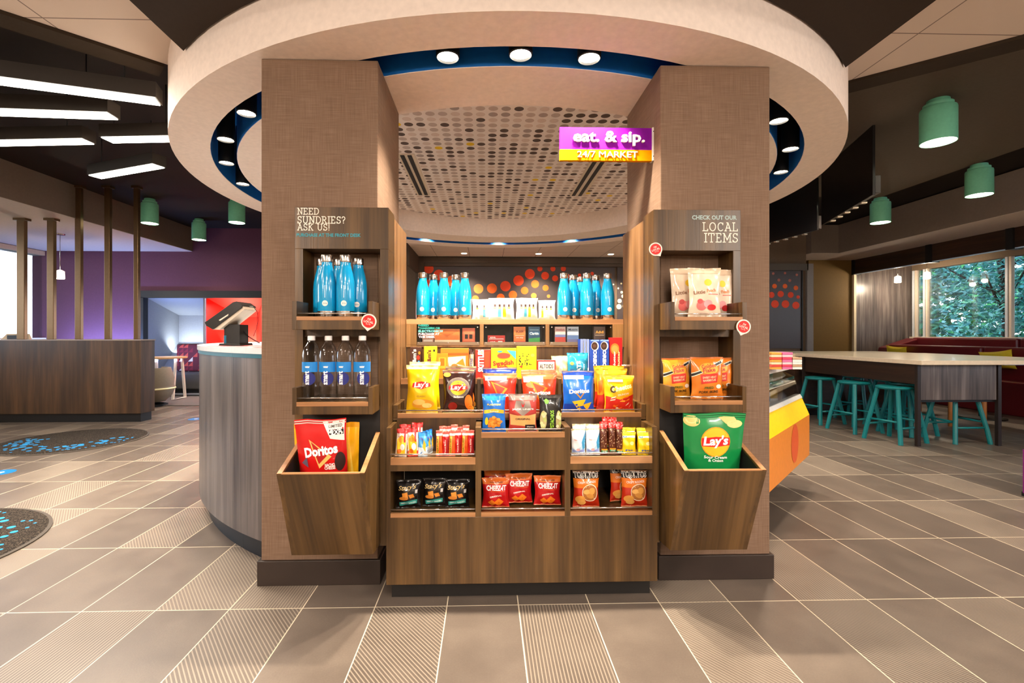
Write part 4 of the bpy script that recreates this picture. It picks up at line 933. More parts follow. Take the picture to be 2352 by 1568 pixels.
mb.build('lettering', RR, fix=False)
# "I'm local" drop shaped tags
def ltag(px, py, r, Yt, ang, dx, lab):
    c = at(px, py, Y=Yt); r = r / F * Yt; t = thing('shelf_tag', lab, 'tag', (c.x, Yt, c.z), 'round red local tags')
    pts = [(c.x + r * cos(a), c.z + r * sin(a)) for a in [math.radians(ang + 25 + i * 310 / 30) for i in range(31)]] + [(c.x + r * 1.28 * cos(math.radians(ang)), c.z + r * 1.28 * sin(math.radians(ang)))]
    n = len(pts); mb = MB(); mb.add([(x, Yt, z) for x, z in pts] + [(x, Yt + .002, z) for x, z in pts], [tuple(range(n)), tuple(reversed(range(n, 2 * n)))] + [(i, n + i, n + (i + 1) % n, (i + 1) % n) for i in range(n)], mat('f6dcd0', .4)); mb.build('tag_card', t)
    mb = MB(); mb.disc((c.x, Yt - .0004, c.z), r * .82, mat('d8100c', .4), th=.0008, seg=32); mb.build('red_disc', t); mb = MB(); f = lambda a, b: (a, Yt - .0018, b); k = math.radians(dx)
    put_text(mb, "I'M", f, WHITE, c.x - sin(k) * r * .3, c.z + r * .3, r * .28, rot=k, bold=.02); put_text(mb, 'LOCAL', f, WHITE, c.x, c.z - r * .05, r * .3, rot=k, bold=.02); put_text(mb, 'TRY ME', f, WHITE, c.x + sin(k) * r * .4, c.z - r * .36, r * .13, rot=k)
    mb.build('lettering', t, fix=False)
ltag(847, 738, 17.5, 1.982, 262, -12, 'round red tag on the upper tray of the left rack')
ltag(1506, 572, 15.5, 2.113, 305, 20, 'round red tag on the left edge of the local items rack')
ltag(1708, 750, 17, 1.982, 252, -18, 'round red tag hanging below the upper tray of the right rack')
# hanging sign
YS = 2.36; x0, x1 = at(1286, 300, Y=YS).x, at(1497, 300, Y=YS).x; z0, z1, z2 = zy(366, YS), zy(341, YS), zy(290, YS)
S = thing('market_sign', 'purple and yellow market sign projecting from the right pillar', 'sign', (x1, YS, z0))
MB().box(x0, x1, YS, YS + .02, z1, z2, mat('7c1892', .9, spec=.05, name='magenta_sign')).build('sign_panel', S); MB().box(x0, x1, YS - .001, YS + .021, z0, z1, mat('d08600', .9, spec=.05)).build('yellow_band', S)
MB().box(x1, x1 + .012, YS - .01, YS + .03, z0, z2, mat('e8e0d8', .3)).build('bracket', S); mb = MB(); mb.box(x1 + .012, PR[0] - .0005, YS + .004, YS + .016, z0 + .02, z2 - .02, CREAM)
mb.disc((x1 + .006, YS - .01, z2 - .02), .003, BLACK, th=.001, seg=8); mb.disc((x1 + .006, YS - .01, z0 + .02), .003, BLACK, th=.001, seg=8); mb.build('wall_plate', S)
def raised(txt, pc, pyc, hh, ww, off, bold, m=WHITE):
    V, T, a0, a1, b0, b1 = glyphs(txt, bold); h = hh / F * YS; w = ww / F * YS; c = at(pc, pyc, Y=YS); n = len(V)
    P = [(c.x + (a - (a0 + a1) / 2) / (a1 - a0) * w, c.z + (b - (b0 + b1) / 2) / (b1 - b0) * h) for a, b in V]; edges = {}
    for t_ in T:
        for i in range(len(t_)):
            e = (t_[i], t_[(i + 1) % len(t_)]); edges[e] = edges.get(e, 0) + 1
    mb = MB(); side = [(e[1], e[0], n + e[0], n + e[1]) for e in edges if (e[1], e[0]) not in edges]
    mb.add([(x, YS - off, z) for x, z in P] + [(x, YS - .0005, z) for x, z in P], [tuple(t_) for t_ in T] + [tuple(n + i for i in reversed(t_)) for t_ in T] + side, m); return mb
SW = mat('fff8f0', .8, spec=.1); raised('eat. & sip.', 1398, 319, 33, 166, .012, .022, SW).build('raised_lettering', S); raised('24/7 MARKET', 1395, 355, 14, 140, .006, 0, SW).build('raised_lettering', S)
# ================================================================== GOODS
def pk(c, r=.28): return mat(c, r, coat=.35, name='printed_film')
def mt(c): return mat(c, .45, name='print_ink')
WI, KI = mt('fbf6ee'), mt('14100e')
def subpoly(pts, lim=.09):
    b = bmesh.new(); f = b.faces.new([b.verts.new((x, y, 0)) for x, y in pts]); bmesh.ops.triangulate(b, faces=[f])
    for _ in range(4):
        e = [e for e in b.edges if e.calc_length() > lim]
        if not e: break
        bmesh.ops.subdivide_edges(b, edges=e, cuts=1); bmesh.ops.triangulate(b, faces=b.faces[:])
    b.verts.index_update(); V = [(v.co.x, v.co.y) for v in b.verts]; T = [tuple(v.index for v in f.verts) for f in b.faces]
    for i, f in enumerate(b.faces):
        if f.normal.z < 0: T[i] = tuple(reversed(T[i]))
    b.free(); return V, T
def shape(kind, a):
    if kind == 'rect': x0, y0, x1, y1 = a; return [(x0, y0), (x1, y0), (x1, y1), (x0, y1)]
    if kind == 'ell': cx, cy, rx, ry = a; return [(cx + rx * cos(t * pi / 12), cy + ry * sin(t * pi / 12)) for t in range(24)]
    return a
# decals: (kind, geometry, colour [, text options]) in u,v of the front
def decorate(mb, S, w, h, D):
    for k, d in enumerate(D):
        kind, a, c = d[:3]; off = .0008 + .0002 * k; m = mt(c)
        if kind == 'text':
            txt, cu, cv, th, tw = a[:5]; rot = a[5] if len(a) > 5 else 0; bold = a[6] if len(a) > 6 else .02; sl = a[7] if len(a) > 7 else 0
            f = lambda x, z: S(x / w, z / h, off + .0006)
            if abs(rot) > 60: hh_, ww_ = min(th, tw) * w, max(th, tw) * h
            else: hh_, ww_ = th * h, tw * w
            put_text(mb, txt, f, m, cu * w, cv * h, hh_, ww_, bold, sl, math.radians(rot))
        else:
            V, T = subpoly(shape(kind, a)); mb.add([S(u, v, off) for u, v in V], T, m, True)
def bag_surf(w, h, d, seed, flat=.05):
    r = random.Random(seed); ph = [r.uniform(0, 6.28) for _ in range(6)]; am = r.uniform(.6, 1.2)
    def S(u, v, off=0, side=-1):
        q = min(max((v - flat) / (1 - 2 * flat), 0), 1); pv = sin(pi * q) ** .5 if 0 < q < 1 else 0
        pu = max(0, 1 - abs(2 * u - 1) ** 2.6) ** .62
        y = d / 2 * pu * pv
        wr = (sin(u * 19 + ph[0] + v * 4) * .5 + sin(u * 31 + ph[1] - v * 7) * .3) * (math.exp(-((v - flat) / .09) ** 2) + math.exp(-((v - 1 + flat) / .11) ** 2)) * .0034 * am * min(1, w / .1)
        wr += sin(v * 17 + ph[2] + u * 5) * .0016 * am * (1 - pv * .3) + sin(v * 9 + u * 11 + ph[3]) * .0019 * am * pu
        x = (u - .5) * w * (1 - .09 * pv * (1 + .25 * sin(v * 8 + ph[4])))
        zz = h * v + (sin(u * 7 + ph[5]) * .006 * h if v > .9 else 0) * (v - .9) * 10
        return (x, side * (y + wr * (1 if side < 0 else -1)) - off, zz)
    return S
def bag(name, w, h, d, base, bands=(), D=(), seed=1, crimp=None, flat=.05, rough=.25):
    S = bag_surf(w, h, d, seed, flat); mb = MB(); nu, nv = 18, 24; B = pk(base, rough)
    def col(v):
        for v0, v1, c in bands:
            if v0 <= v < v1: return pk(c, rough)
        return B
    for side in (-1, 1):
        V = [S(i / nu, j / nv, 0, side) for j in range(nv + 1) for i in range(nu + 1)]; by = {}
        for j in range(nv):
            for i in range(nu): by.setdefault(col((j + .5) / nv), []).append((j * (nu + 1) + i, j * (nu + 1) + i + 1, (j + 1) * (nu + 1) + i + 1, (j + 1) * (nu + 1) + i))
        first = True
        for m, fs in by.items(): mb.add(V, [f if side < 0 else tuple(reversed(f)) for f in fs], m, True)
    if crimp:       # zig-zag seal lines
        for v in (.012, .03, 1 - .03, 1 - .012): D = list(D) + [('rect', (.01, v - .004, .99, v + .004), crimp)]
    decorate(mb, S, w, h, D)
    o = mb.build(name, fix=False)
    # merge doubled grid vertices to keep the mesh closed and light
    b = bmesh.new(); b.from_mesh(o.data); used = [v for v in b.verts if not v.link_faces]; bmesh.ops.delete(b, geom=used, context='VERTS'); b.to_mesh(o.data); b.free()
    return o
def boxpack(name, w, h, d, base, D=(), side=None, top=None):
    mb = MB(); B = mat(base, .4, coat=.15, name='printed_carton'); sd = mat(side, .4) if side else B; tp = mat(top, .4) if top else B
    x0, x1 = -w / 2, w / 2
    v = [(x0, 0, 0), (x1, 0, 0), (x1, d, 0), (x0, d, 0), (x0, 0, h), (x1, 0, h), (x1, d, h), (x0, d, h)]
    mb.add(v, [(0, 1, 5, 4), (3, 2, 1, 0)], B); mb.add(v, [(1, 2, 6, 5), (3, 0, 4, 7), (2, 3, 7, 6)], sd); mb.add(v, [(4, 5, 6, 7)], tp)
    decorate(mb, lambda u, vv, off=0: ((u - .5) * w, -off, vv * h), w, h, D)
    o = mb.build(name, fix=False)
    b = bmesh.new(); b.from_mesh(o.data); bmesh.ops.remove_doubles(b, verts=b.verts[:24], dist=1e-6); bmesh.ops.delete(b, geom=[v for v in b.verts if not v.link_faces], context='VERTS'); b.to_mesh(o.data); b.free()
    return o
def spot(px0, px1, pyt, Y, z0):
    a, b = at(px0, pyt, Y=Y), at(px1, pyt, Y=Y); return (a.x + b.x) / 2, b.x - a.x, a.z - z0
def place(o, x, y, z, lab, cat, group, lean=.0, rz=0, ry=0):
    o.location = (x, y, z); o.rotation_euler = (-lean, ry, rz); return tag(o, lab, cat, group)
def again(o, dx, dy, dz, lab, rz=0, lean=None, ry=0):
    c = o.copy(); COL.objects.link(c); c.location = (o.location.x + dx, o.location.y + dy, o.location.z + dz); c['label'] = lab
    c.rotation_euler = (o.rotation_euler.x if lean is None else -lean, ry, rz); return c
def squeeze(k, D):
    R_ = []
    for d in D:
        kind, a, c = d[:3]; f = lambda v: 1 - (1 - v) * k
        if kind == 'rect': a = (a[0], f(a[1]), a[2], f(a[3]))
        elif kind == 'ell': a = (a[0], f(a[1]), a[2], a[3] * k * (1.25 if a[2] > .2 else 1))
        elif kind == 'poly': a = [(u, f(v)) for u, v in a]
        else: a = (a[0], a[1], f(a[2]), a[3] * k * 1.3) + tuple(a[4:])
        R_.append((kind, a, c))
    return R_
# ---------------------------------------------------------------- chip shelf
CHIPS = 'chip bags on the chip shelf'; Z = .786
def lays(seed, w, h, base, bands, extra, pre=()):
    lg = list(pre) + [('ell', (.5, .585, .27, .165), 'f4b81c'), ('poly', [(.2, .63), (.5, .665), (.8, .63), (.82, .56), (.5, .505), (.18, .55)], 'd8141c'), ('text', ("Lay's", .5, .588, .14, .50, 2, .03, .15), 'fffaf0')]
    return bag('chip_bag', w, h, .055, base, bands, lg + list(extra), seed, 'e8d890')
x, w, h = spot(933, 1006, 838, 2.30, Z)
o = lays(1, w, h, 'f4c410', [(.9, 1.1, 'f8eeb0')], [('ell', (.55, .2, .36, .1), 'e8a030'), ('ell', (.42, .24, .2, .06), 'f4c868'), ('ell', (.68, .17, .16, .05), 'f8d880'), ('text', ('CLASSIC', .5, .36, .035, .3), 'a88818')])  # pale top band is glare coloured into the film
place(o, x, 2.292, Z, 'yellow potato chip bag with a round red and yellow logo, front of the chip shelf', 'chip bag', CHIPS, .05)
again(o, .006, .062, .012, 'yellow potato chip bag standing behind the front yellow one', .03)
x, w, h = spot(1016, 1090, 848, 2.30, Z)
o = lays(2, w, h, '2e1814', [(.92, 1.1, '6a4a44')], [('ell', (.32, .17, .15, .09), '8a1c14'), ('ell', (.85, .26, .13, .17), 'e8761c'), ('ell', (.9, .12, .1, .08), 'f09a30'), ('text', ('Barbecue', .52, .385, .045, .34), 'f0e4d8'), ('ell', (.14, .88, .12, .05), 'e8a838')], pre=[('ell', (.5, .585, .38, .235), '8a7a70'), ('ell', (.5, .585, .36, .22), '6e625a')])
place(o, x, 2.292, Z, 'dark brown barbecue potato chip bag with a round logo, beside the yellow one', 'chip bag', CHIPS, .05)
again(o, .008, .062, .012, 'dark barbecue chip bag standing behind the front brown one', -.03)
def dorito(seed, w, h, base, bands, chips='f2b820', dd=.055, ty=.6, extra=(), pre=(), small=False):
    tri = [('poly', [(.34, .50), (.70, .52), (.54, .34)], 'f0901c'), ('poly', [(.41, .48), (.64, .495), (.54, .385)], base)] if small else [('poly', [(.22, .80), (.74, .62), (.46, .34)], 'f08a1c'), ('poly', [(.29, .755), (.66, .625), (.465, .425)], base)]
    D = list(pre) + tri + [('text', ('Doritos', .5, ty, .1, .66, 3, .045), 'fffaf4')] + list(extra)
    return bag('tortilla_chip_bag', w, h, dd, base, bands, D, seed, 'd0c0a0')
x, w, h = spot(1108, 1188, 857, 2.29, Z)
o = dorito(3, w, h, 'd8301c', [(.86, 1.1, 'e06a3c')], ty=.46, pre=[('rect', (.06, .82, .7, .93), 'f8f0e8'), ('ell', (.2, .875, .06, .03), '6a7ab8')])
place(o, x, 2.288, Z, 'orange red tortilla chip bag behind the small blue pretzel bag', 'chip bag', CHIPS, .05)
x, w2, h2 = spot(1108, 1187, 846, 2.36, Z); b2 = dorito(4, w2, h2, '2444a0', [(.9, 1.1, '1a2c88')]); place(b2, x, 2.352, Z + .004, 'blue topped tortilla chip bag standing behind the left orange red one', 'chip bag', CHIPS, .04)
x, w, h = spot(1197, 1280, 855, 2.29, Z)
o = dorito(5, w, h, 'd4401c', [(.84, 1.1, 'd8683c')], ty=.5, pre=[('rect', (.04, .76, .6, .90), 'fbf4ee'), ('ell', (.3, .7, .2, .08), 'e88a50')]); place(o, x, 2.288, Z, 'orange red tortilla chip bag behind the jerky pouch', 'chip bag', CHIPS, .05)
again(o, .004, .062, .008, 'orange red tortilla chip bag at the back, behind the jerky pouch one', .03)
x, w, h = spot(1291, 1366, 851, 2.29, Z)
o = dorito(6, w, h, '1868d0', [(.88, 1.1, '1a3aa0')], ty=.52, pre=[('rect', (.03, .80, .66, .89), 'f0f4fa')], extra=[('poly', [(.02, .22), (.98, .22), (.97, .06), (.03, .06)], '1440b0'), ('poly', [(.26, .28), (.72, .33), (.52, .04)], 'f4c01c'), ('poly', [(.62, .2), (.92, .26), (.76, .06)], 'f0b018')], small=True)
place(o, x, 2.288, Z, 'bright blue tortilla chip bag showing two yellow chips', 'chip bag', CHIPS, .05)
x2, w2, h2 = spot(1290, 1350, 858, 2.36, Z); b2 = bag('chip_bag', w2, h2, .05, 'e87a20', [(.5, .7, 'f0b838'), (0, .3, 'c8401c')], [], 8); place(b2, x2, 2.352, Z, 'orange chip bag showing a sliver left of the bright blue bag', 'chip bag', CHIPS, .03)
x, w, h = spot(1386, 1457, 862, 2.29, Z); R = random.Random(5)
puffs = [('poly', (lambda cx, cy, a, l: [(cx - l * cos(a) - .02, cy - l * sin(a) * .6), (cx + l * cos(a), cy + l * sin(a) * .6 - .02), (cx + l * cos(a) + .03, cy + l * sin(a) * .6 + .02), (cx - l * cos(a), cy - l * sin(a) * .6 + .03)])(R.uniform(.12, .88), R.uniform(.05, .42), R.uniform(0, 3), .08), R.choice(['f07818', 'e85a14', 'f8a030', 'f8e0c0'])) for _ in range(16)]
o = bag('cheese_snack_bag', w, h, .055, 'f8b414', [(.9, 1.1, 'f8c828')], [('poly', [(.02, .46), (.5, .36), (.98, .5), (.98, .05), (.02, .05)], 'd02414')] + puffs + [('rect', (.1, .83, .6, .89), 'fdf8f0'), ('text', ('Cheetos', .56, .68, .14, .7, 12, .035, .1), 'fdf2b0'), ('text', ('C', .24, .63, .19, .17, 8, .05), '3a2a10'), ('text', ('CRUNCHY', .6, .5, .05, .4, 8), 'f8e8c0')], 9, 'f8e090')
place(o, x, 2.288, Z, 'yellow and red cheese snack bag at the right end of the chip shelf, front', 'chip bag', CHIPS, .05)
x2, w2, h2 = spot(1368, 1440, 846, 2.36, Z); 
b2 = bag('cheese_snack_bag', w2, h2, .032, 'f4981c', [(.86, 1.1, 'f8b428'), (0, .38, 'd83018')], [('poly', [(.04, .7), (.2, .74), (.14, .5), (.03, .4)], 'd86818'), ('poly', [(.05, .3), (.22, .42), (.2, .16), (.06, .1)], 'c81c14')], 10); place(b2, x2, 2.352, Z, 'orange cheese snack bag directly behind the front yellow and red one', 'chip bag', CHIPS, .03)
again(b2, -.004, .038, .012, 'rearmost orange cheese snack bag at the right end of the chip shelf', .04)
# ---------------------------------------------------------------- centre tray
Z = .729; G = 'snack pouches in the centre tray'
x, w, h = spot(1107, 1162, 904, 2.13, Z)
o = bag('peanut_pouch', w, h, .035, '1c6cc8', [(.82, 1.1, '2a86dc'), (0, .06, '1a3c98')], [('text', ('PLANTERS', .5, .725, .045, .62, 0, .03), 'f4e060'), ('poly', [(.04, .58), (.5, .62), (.96, .58), (.96, .49), (.5, .53), (.04, .49)], 'f4b020'), ('text', ('Salted', .5, .555, .035, .4), 'fff4d8')] + [('ell', (.5 + .3 * cos(k * 2.4) * (k / 22) ** .5, .27 + .14 * sin(k * 2.4) * (k / 22) ** .5, .085, .035), ('d8862c', 'e8a040', 'c87420')[k % 3]) for k in range(22)] + [('ell', (.17, .3, .07, .1), 'f4c820')], 11, '5a9ae0', .06)
place(o, x, 2.125, Z, 'blue peanut pouch at the left end of the centre tray', 'snack pouch', G, .04)
x, w, h = spot(1167, 1234, 904, 2.13, Z)
o = bag('jerky_pouch', w, h, .03, 'a83830', [(.82, 1.1, 'a08078'), (0, .1, 'c84848')], [('poly', [(.02, .8), (.98, .8), (.98, .5), (.02, .5)], 'b03028'), ('poly', [(.25, .82), (.75, .82), (.82, .6), (.5, .42), (.18, .6)], '8c7c72'), ('poly', [(.44, .78), (.5, .7), (.58, .8), (.53, .66), (.47, .66)], 'd8141c'), ('poly', [(.02, .48), (.3, .44), (.7, .44), (.98, .48), (.96, .14), (.04, .2)], 'e0a460'), ('text', ("JACK LINK'S", .5, .6, .055, .78, 0, .03), 'fbf4ea'), ('text', ('ORIGINAL', .5, .35, .05, .56, 0, .03), '2c2018'), ('rect', (.58, .04, .95, .2), '1c1412'), ('text', ('Open', .765, .14, .04, .24), 'f4ece0'), ('ell', (.5, .93, .04, .02), 'd8d0c8')], 12, '9a8a80', .06)
place(o, x, 2.125, Z, 'red and tan beef jerky pouch in the middle of the centre tray', 'snack pouch', G, .04)
x, w, h = spot(1237, 1291, 906, 2.13, Z); R = random.Random(2)
pist = [('ell', (cx + R.uniform(-.09, .09), .3 + R.uniform(-.22, .22), .07, .045), R.choice(['d8d8a0', 'b8c470', 'e8dcb4'])) for cx in (.16, .86) for _ in range(11)]
o = bag('pistachio_pouch', w, h, .035, '1c1a18', [(.9, 1.1, '3a3634')], [('ell', (.17, .32, .15, .26), 'b8ac78'), ('ell', (.86, .32, .13, .26), 'b8ac78')] + pist + [('poly', [(.2, .86), (.3, .9), (.42, .84), (.36, .76), (.24, .77)], '6cc43c'), ('text', ('PISTACHIOS', .55, .34, .17, .5, 90, .02), '9ad83c')], 13, '4a4644', .06)
place(o, x, 2.125, Z, 'black pistachio pouch with vertical green lettering, right end of the centre tray', 'snack pouch', G, .04)
# ---------------------------------------------------------------- left and right bar trays
Z = .627
def slim(px0, px1, pyt, base, bands, D, seed, lab, G, name='snack_bar', Y=2.115, ry=0, d=.022, cr=None):
    x, w, h = spot(px0, px1, pyt, Y, Z); o = bag(name, w, h, d, base, bands, D, seed, cr, .06); return place(o, x, Y, Z, lab, 'snack bar', G, .06, 0, ry)
G = 'slim snack packs in the left tray'
an = lambda s: [('poly', [(.1, .62), (.5, .8), (.9, .6), (.86, .1), (.14, .08)], 'f4c020'), ('ell', (.45, .6, .22, .09), 'e89020'), ('ell', (.62, .35, .2, .12), 'fdf6ec'), ('rect', (.7, .52, .86, .86), 'd03030'), ('ell', (.35, .2, .2, .08), 'd86818'), ('text', ('Cookies', .4, .73, .05, .5, 8), 'c01c1c')]
a1 = slim(907, 934, 985, 'f0ded0', [(.84, 1.1, 'c83030')], an(1), 21, 'leftmost red topped cookie pack with yellow print in the left tray', G, 'cookie_pack', ry=.06)
a2 = slim(936, 962, 982, 'f0ded0', [(.84, 1.1, 'cc2c2c'), (0, .2, 'e04838')], an(2), 22, 'red topped cookie pack second from the left in the left tray', G, 'cookie_pack', ry=-.03)
again(a1, .012, .04, .012, 'red topped cookie pack behind the leftmost one'); again(a2, .012, .04, .014, 'red topped cookie pack behind the second one, left tray')
a3 = slim(960, 982, 992, '3c98d8', [(.84, 1.1, '2c7cc4'), (0, .36, 'd8ecf8')], [('poly', [(.5, .4), (.66, .7), (.9, .5), (.8, .2)], 'f0c030'), ('text', ('Fig', .4, .72, .1, .3), '7a4ab8'), ('poly', [(.2, .12), (.5, .22), (.3, .05)], '3c7cc0')], 23, 'blue and white cookie pack standing upright in the left tray', G, 'cookie_pack')
again(a3, .016, .03, .0, 'blue and white cookie pack turned edge on, second', .9); again(a3, .026, .055, .0, 'blue and white cookie pack turned edge on, third', 1.0)
gb = lambda txt: [('rect', (.12, .12, .42, .78), 'e89828'), ('text', (txt, .27, .45, .13, .5, 90, .02), '5a6a18'), ('rect', (.55, .1, .8, .7), 'c41c18'), ('text', ('Peanut Butter', .68, .4, .1, .5, 90), 'fbe8d0')]
lab = ['leftmost', 'second', 'third', 'fourth', 'fifth', 'rightmost']
g0_ = None
for i in range(6):
    px = 1001 + i * 14.5; dz = (0, .003, 0, .005, .001, .004)[i]
    if g0_ is None:
        g0_ = slim(px, px + 16, 988, 'e0561c', [(.86, 1.1, 'd04030'), (.8, .86, 'f8e0c8')], [('rect', (.08, .08, .46, .76), 'e8a030'), ('text', ('NATURE', .26, .42, .22, .55, 90, .02), '4a6a18')], 24, 'orange and green lettered granola bar, leftmost of the row in the left tray', 'granola bars in the left tray', 'granola_bar', cr='f8d8c0')
        g1_ = slim(px + 14.5, px + 30.5, 990, 'b8181c', [(.86, 1.1, 'c83a30'), (.8, .86, 'f4d0c0')], [('rect', (.7, .08, .95, .7), '8a1016'), ('text', ('Peanut Butter', .45, .4, .2, .55, 90, .02), 'fbe4d4')], 25, 'dark red granola bar, second of the row in the left tray', 'granola bars in the left tray', 'granola_bar', cr='f4c8b8')
    elif i > 1:
        s = g0_ if i % 2 == 0 else g1_; dx = (px - (1001 + (i % 2) * 14.5)) / F * 2.115
        again(s, dx, 0, dz, ('orange' if i % 2 == 0 else 'dark red') + ' granola bar, %s of the row in the left tray' % lab[i], 0, ry=(.05, -.04, .06, -.02, .05, .0)[i] * .5)
for i in range(5): again((g0_, g1_)[i % 2], .012 + (i // 2) * .052, .035, .012 + .003 * (i % 3), 'granola bar in the back row of the left tray, %s from the left' % lab[i].replace('leftmost', 'first'), .1)
G = 'snack packs in the right tray'
wv = [('poly', [(.02, .3), (.3, .2), (.6, .32), (.98, .6), (.98, .1), (.02, .1)], 'b8d8ee'), ('poly', [(.7, .5), (.98, .85), (.98, .3), (.8, .2)], '3a98c8'), ('poly', [(.05, .24), (.4, .16), (.9, .26), (.9, .14), (.05, .14)], '8a98d8'), ('ell', (.45, .22, .14, .05), 'e8a8a8'), ('text', ('Sea Salt', .42, .6, .05, .5), 'e07868')]
w1 = slim(1312, 1345, 985, 'f4f6fa', [(.9, 1.1, 'd8c8a0')], wv, 31, 'white and sky blue snack pack at the left end of the right tray', G, 'snack_pack', d=.03); w2_ = again(w1, .064, -.004, .002, 'white and sky blue snack pack beside the red spotted bars', .02)
again(w1, .012, .04, .014, 'white and sky blue snack pack at the back left of the right tray', .02); again(w1, .075, .04, .014, 'white and sky blue snack pack at the back, behind the second one', -.02)
R = random.Random(4); sp = [('ell', (R.uniform(.08, .92), R.uniform(.24, .78), .05, .014), R.choice(['b88a58', '8a5a34', 'd8b890', '6a3a20'])) for _ in range(30)]; rd = [('ell', (R.uniform(.06, .94), R.uniform(.84, .99), .05, .012), 'f0a8a0') for _ in range(16)]
k1 = slim(1378, 1396, 968, '5a2c1c', [(.8, 1.1, 'c8241c')], sp + rd + [('rect', (.1, .1, .9, .16), '1c8a5c'), ('rect', (.1, .16, .9, .2), 'e8a020'), ('text', ('KIND', .5, .13, .04, .5), 'fbf6ee')], 32, 'nut bar with a red spotted top, left of the nut bars in the right tray', G, 'nut_bar')
again(k1, .037, .0, .003, 'nut bar with a red spotted top, middle of the nut bars'); again(k1, .07, .003, -.003, 'nut bar with a red spotted top, nearest the yellow packs'); again(k1, .02, .035, .014, 'nut bar in the back row, left', .1); again(k1, .05, .035, .012, 'nut bar in the back row, right', -.1)
y1_ = slim(1428, 1461, 992, 'f4cc18', [(.9, 1.1, 'f0d838')], [('poly', [(.02, .84), (.98, .84), (.98, .74), (.5, .78), (.02, .72)], 'f4f0d8'), ('ell', (.2, .8, .12, .04), '2a8ab8'), ('ell', (.7, .52, .16, .08), 'fbf0a0'), ('text', ('Fig', .5, .2, .1, .55, 0, .03), '2a4a9a'), ('rect', (.62, .06, .9, .14), 'f8f4e0')], 33, 'yellow fig bar pack, left of the two at the right end of the right tray', G, 'fig_bar_pack')
again(y1_, .072, .0, -.002, 'yellow fig bar pack, right of the two at the right end of the right tray', .0); again(y1_, .012, .04, .012, 'yellow fig bar pack behind the left one', .05); again(y1_, -.022, .03, .008, 'yellow fig bar pack behind the nut bars', .1); again(y1_, .08, .04, .01, 'yellow fig bar pack behind the right one', -.05)
# ---------------------------------------------------------------- bottom compartments
Z = .389; G = 'pita chip bags in the lower left compartment'
x, w, h = spot(911, 968, 1100, 2.16, Z)
st = bag('pita_chip_bag', w, h, .045, '14100f', (), [('text', ("Stacy's", .45, .74, .2, .78, 6, .012, .4), 'd8b878'), ('poly', [(.22, .56), (.46, .6), (.5, .4), (.26, .36)], 'e09038'), ('poly', [(.5, .5), (.72, .54), (.78, .42), (.58, .38)], 'd88430'), ('ell', (.3, .38, .2, .06), 'c87a2c'), ('poly', [(.12, .24), (.5, .3), (.88, .34), (.86, .2), (.5, .16), (.14, .1)], '2c8a80'), ('text', ('SIMPLY BAKED', .5, .225, .055, .64, 5, .02), 'dff0e8'), ('rect', (.8, .56, .9, .68), 'c8c4c0')], 41, '3a3430')
place(st, x, 2.15, Z, 'black pita chip bag with gold script, left of the three', 'chip bag', G, .03, .05)
again(st, .114, .012, .002, 'black pita chip bag with gold script, middle of the three', -.08); again(st, .216, .002, .0, 'black pita chip bag with gold script, right of the three', -.02)
G = 'cheese cracker pouches in the lower middle compartment'; x, w, h = spot(1107, 1170, 1095, 2.16, Z)
cz = bag('cracker_pouch', w, h, .045, 'b81418', [(.80, 1.1, 'd86a28')], [('text', ('CHEEZ-IT', .52, .68, .17, .76, 0, .03), 'fdf8f0'), ('rect', (.3, .56, .86, .567), 'f08a30'), ('text', ('ORIGINAL', .5, .41, .05, .48, 8, .02), 'fdf4e8'), ('poly', [(.2, .2), (.34, .3), (.52, .18), (.36, .06)], 'f08020'), ('poly', [(.42, .2), (.62, .34), (.8, .22), (.62, .05)], 'e87418'), ('ell', (.62, .2, .02, .01), '8a3c10'), ('text', ('WIN A PRIZE', .52, .86, .04, .5), '5a2a10')], 42, 'e89860')
place(cz, x, 2.15, Z, 'red cheese cracker pouch, left of the three', 'cracker pouch', G, .03)
again(cz, .105, .02, .012, 'red cheese cracker pouch, middle of the three, set slightly back', .03); again(cz, .232, .004, .006, 'red cheese cracker pouch, right of the three', -.04); again(cz, .008, .06, .02, 'red cheese cracker pouch at the back behind the left one', .05)
G = 'round tortilla chip bags in the lower right compartment'; x, w, h = spot(1314, 1376, 1078, 2.15, Z); R = random.Random(6)
tc = [('ell', (.6 + .16 * cos(k * 2.2) * (k / 9) ** .5, .42 + .1 * sin(k * 2.2) * (k / 9) ** .5, .12, .06), ('d89a48', 'e8b060', 'c8883c')[k % 3]) for k in range(10)]
ts = bag('tortilla_chip_bag', w, h, .05, 'b82c14', [(.80, 1.1, '1a1210'), (.55, .80, 'e07824')], [('text', ('TOSTITOS', .48, .885, .16, .92, 0, .06), 'f8f0e8'), ('text', ('TOSTITOS', .48, .885, .13, .88, 0, .01), '18100e'), ('text', ('CRISPY ROUNDS', .5, .70, .06, .7, 3), 'f0e0d0'), ('ell', (.62, .42, .32, .235), 'f4e0c0'), ('ell', (.62, .42, .295, .215), 'a86830')] + tc + [('ell', (.24, .25, .19, .1), 'd89440'), ('ell', (.3, .16, .16, .07), 'e0a050')], 43, 'd8a070')
place(ts, x, 2.14, Z, 'orange round tortilla chip bag, left of the lower right compartment', 'chip bag', G, .02)
b_ = again(ts, .218, .0, .0, 'orange round tortilla chip bag, right of the lower right compartment', -.03); again(ts, .18, .07, .004, 'orange round tortilla chip bag standing behind the right one', .25)
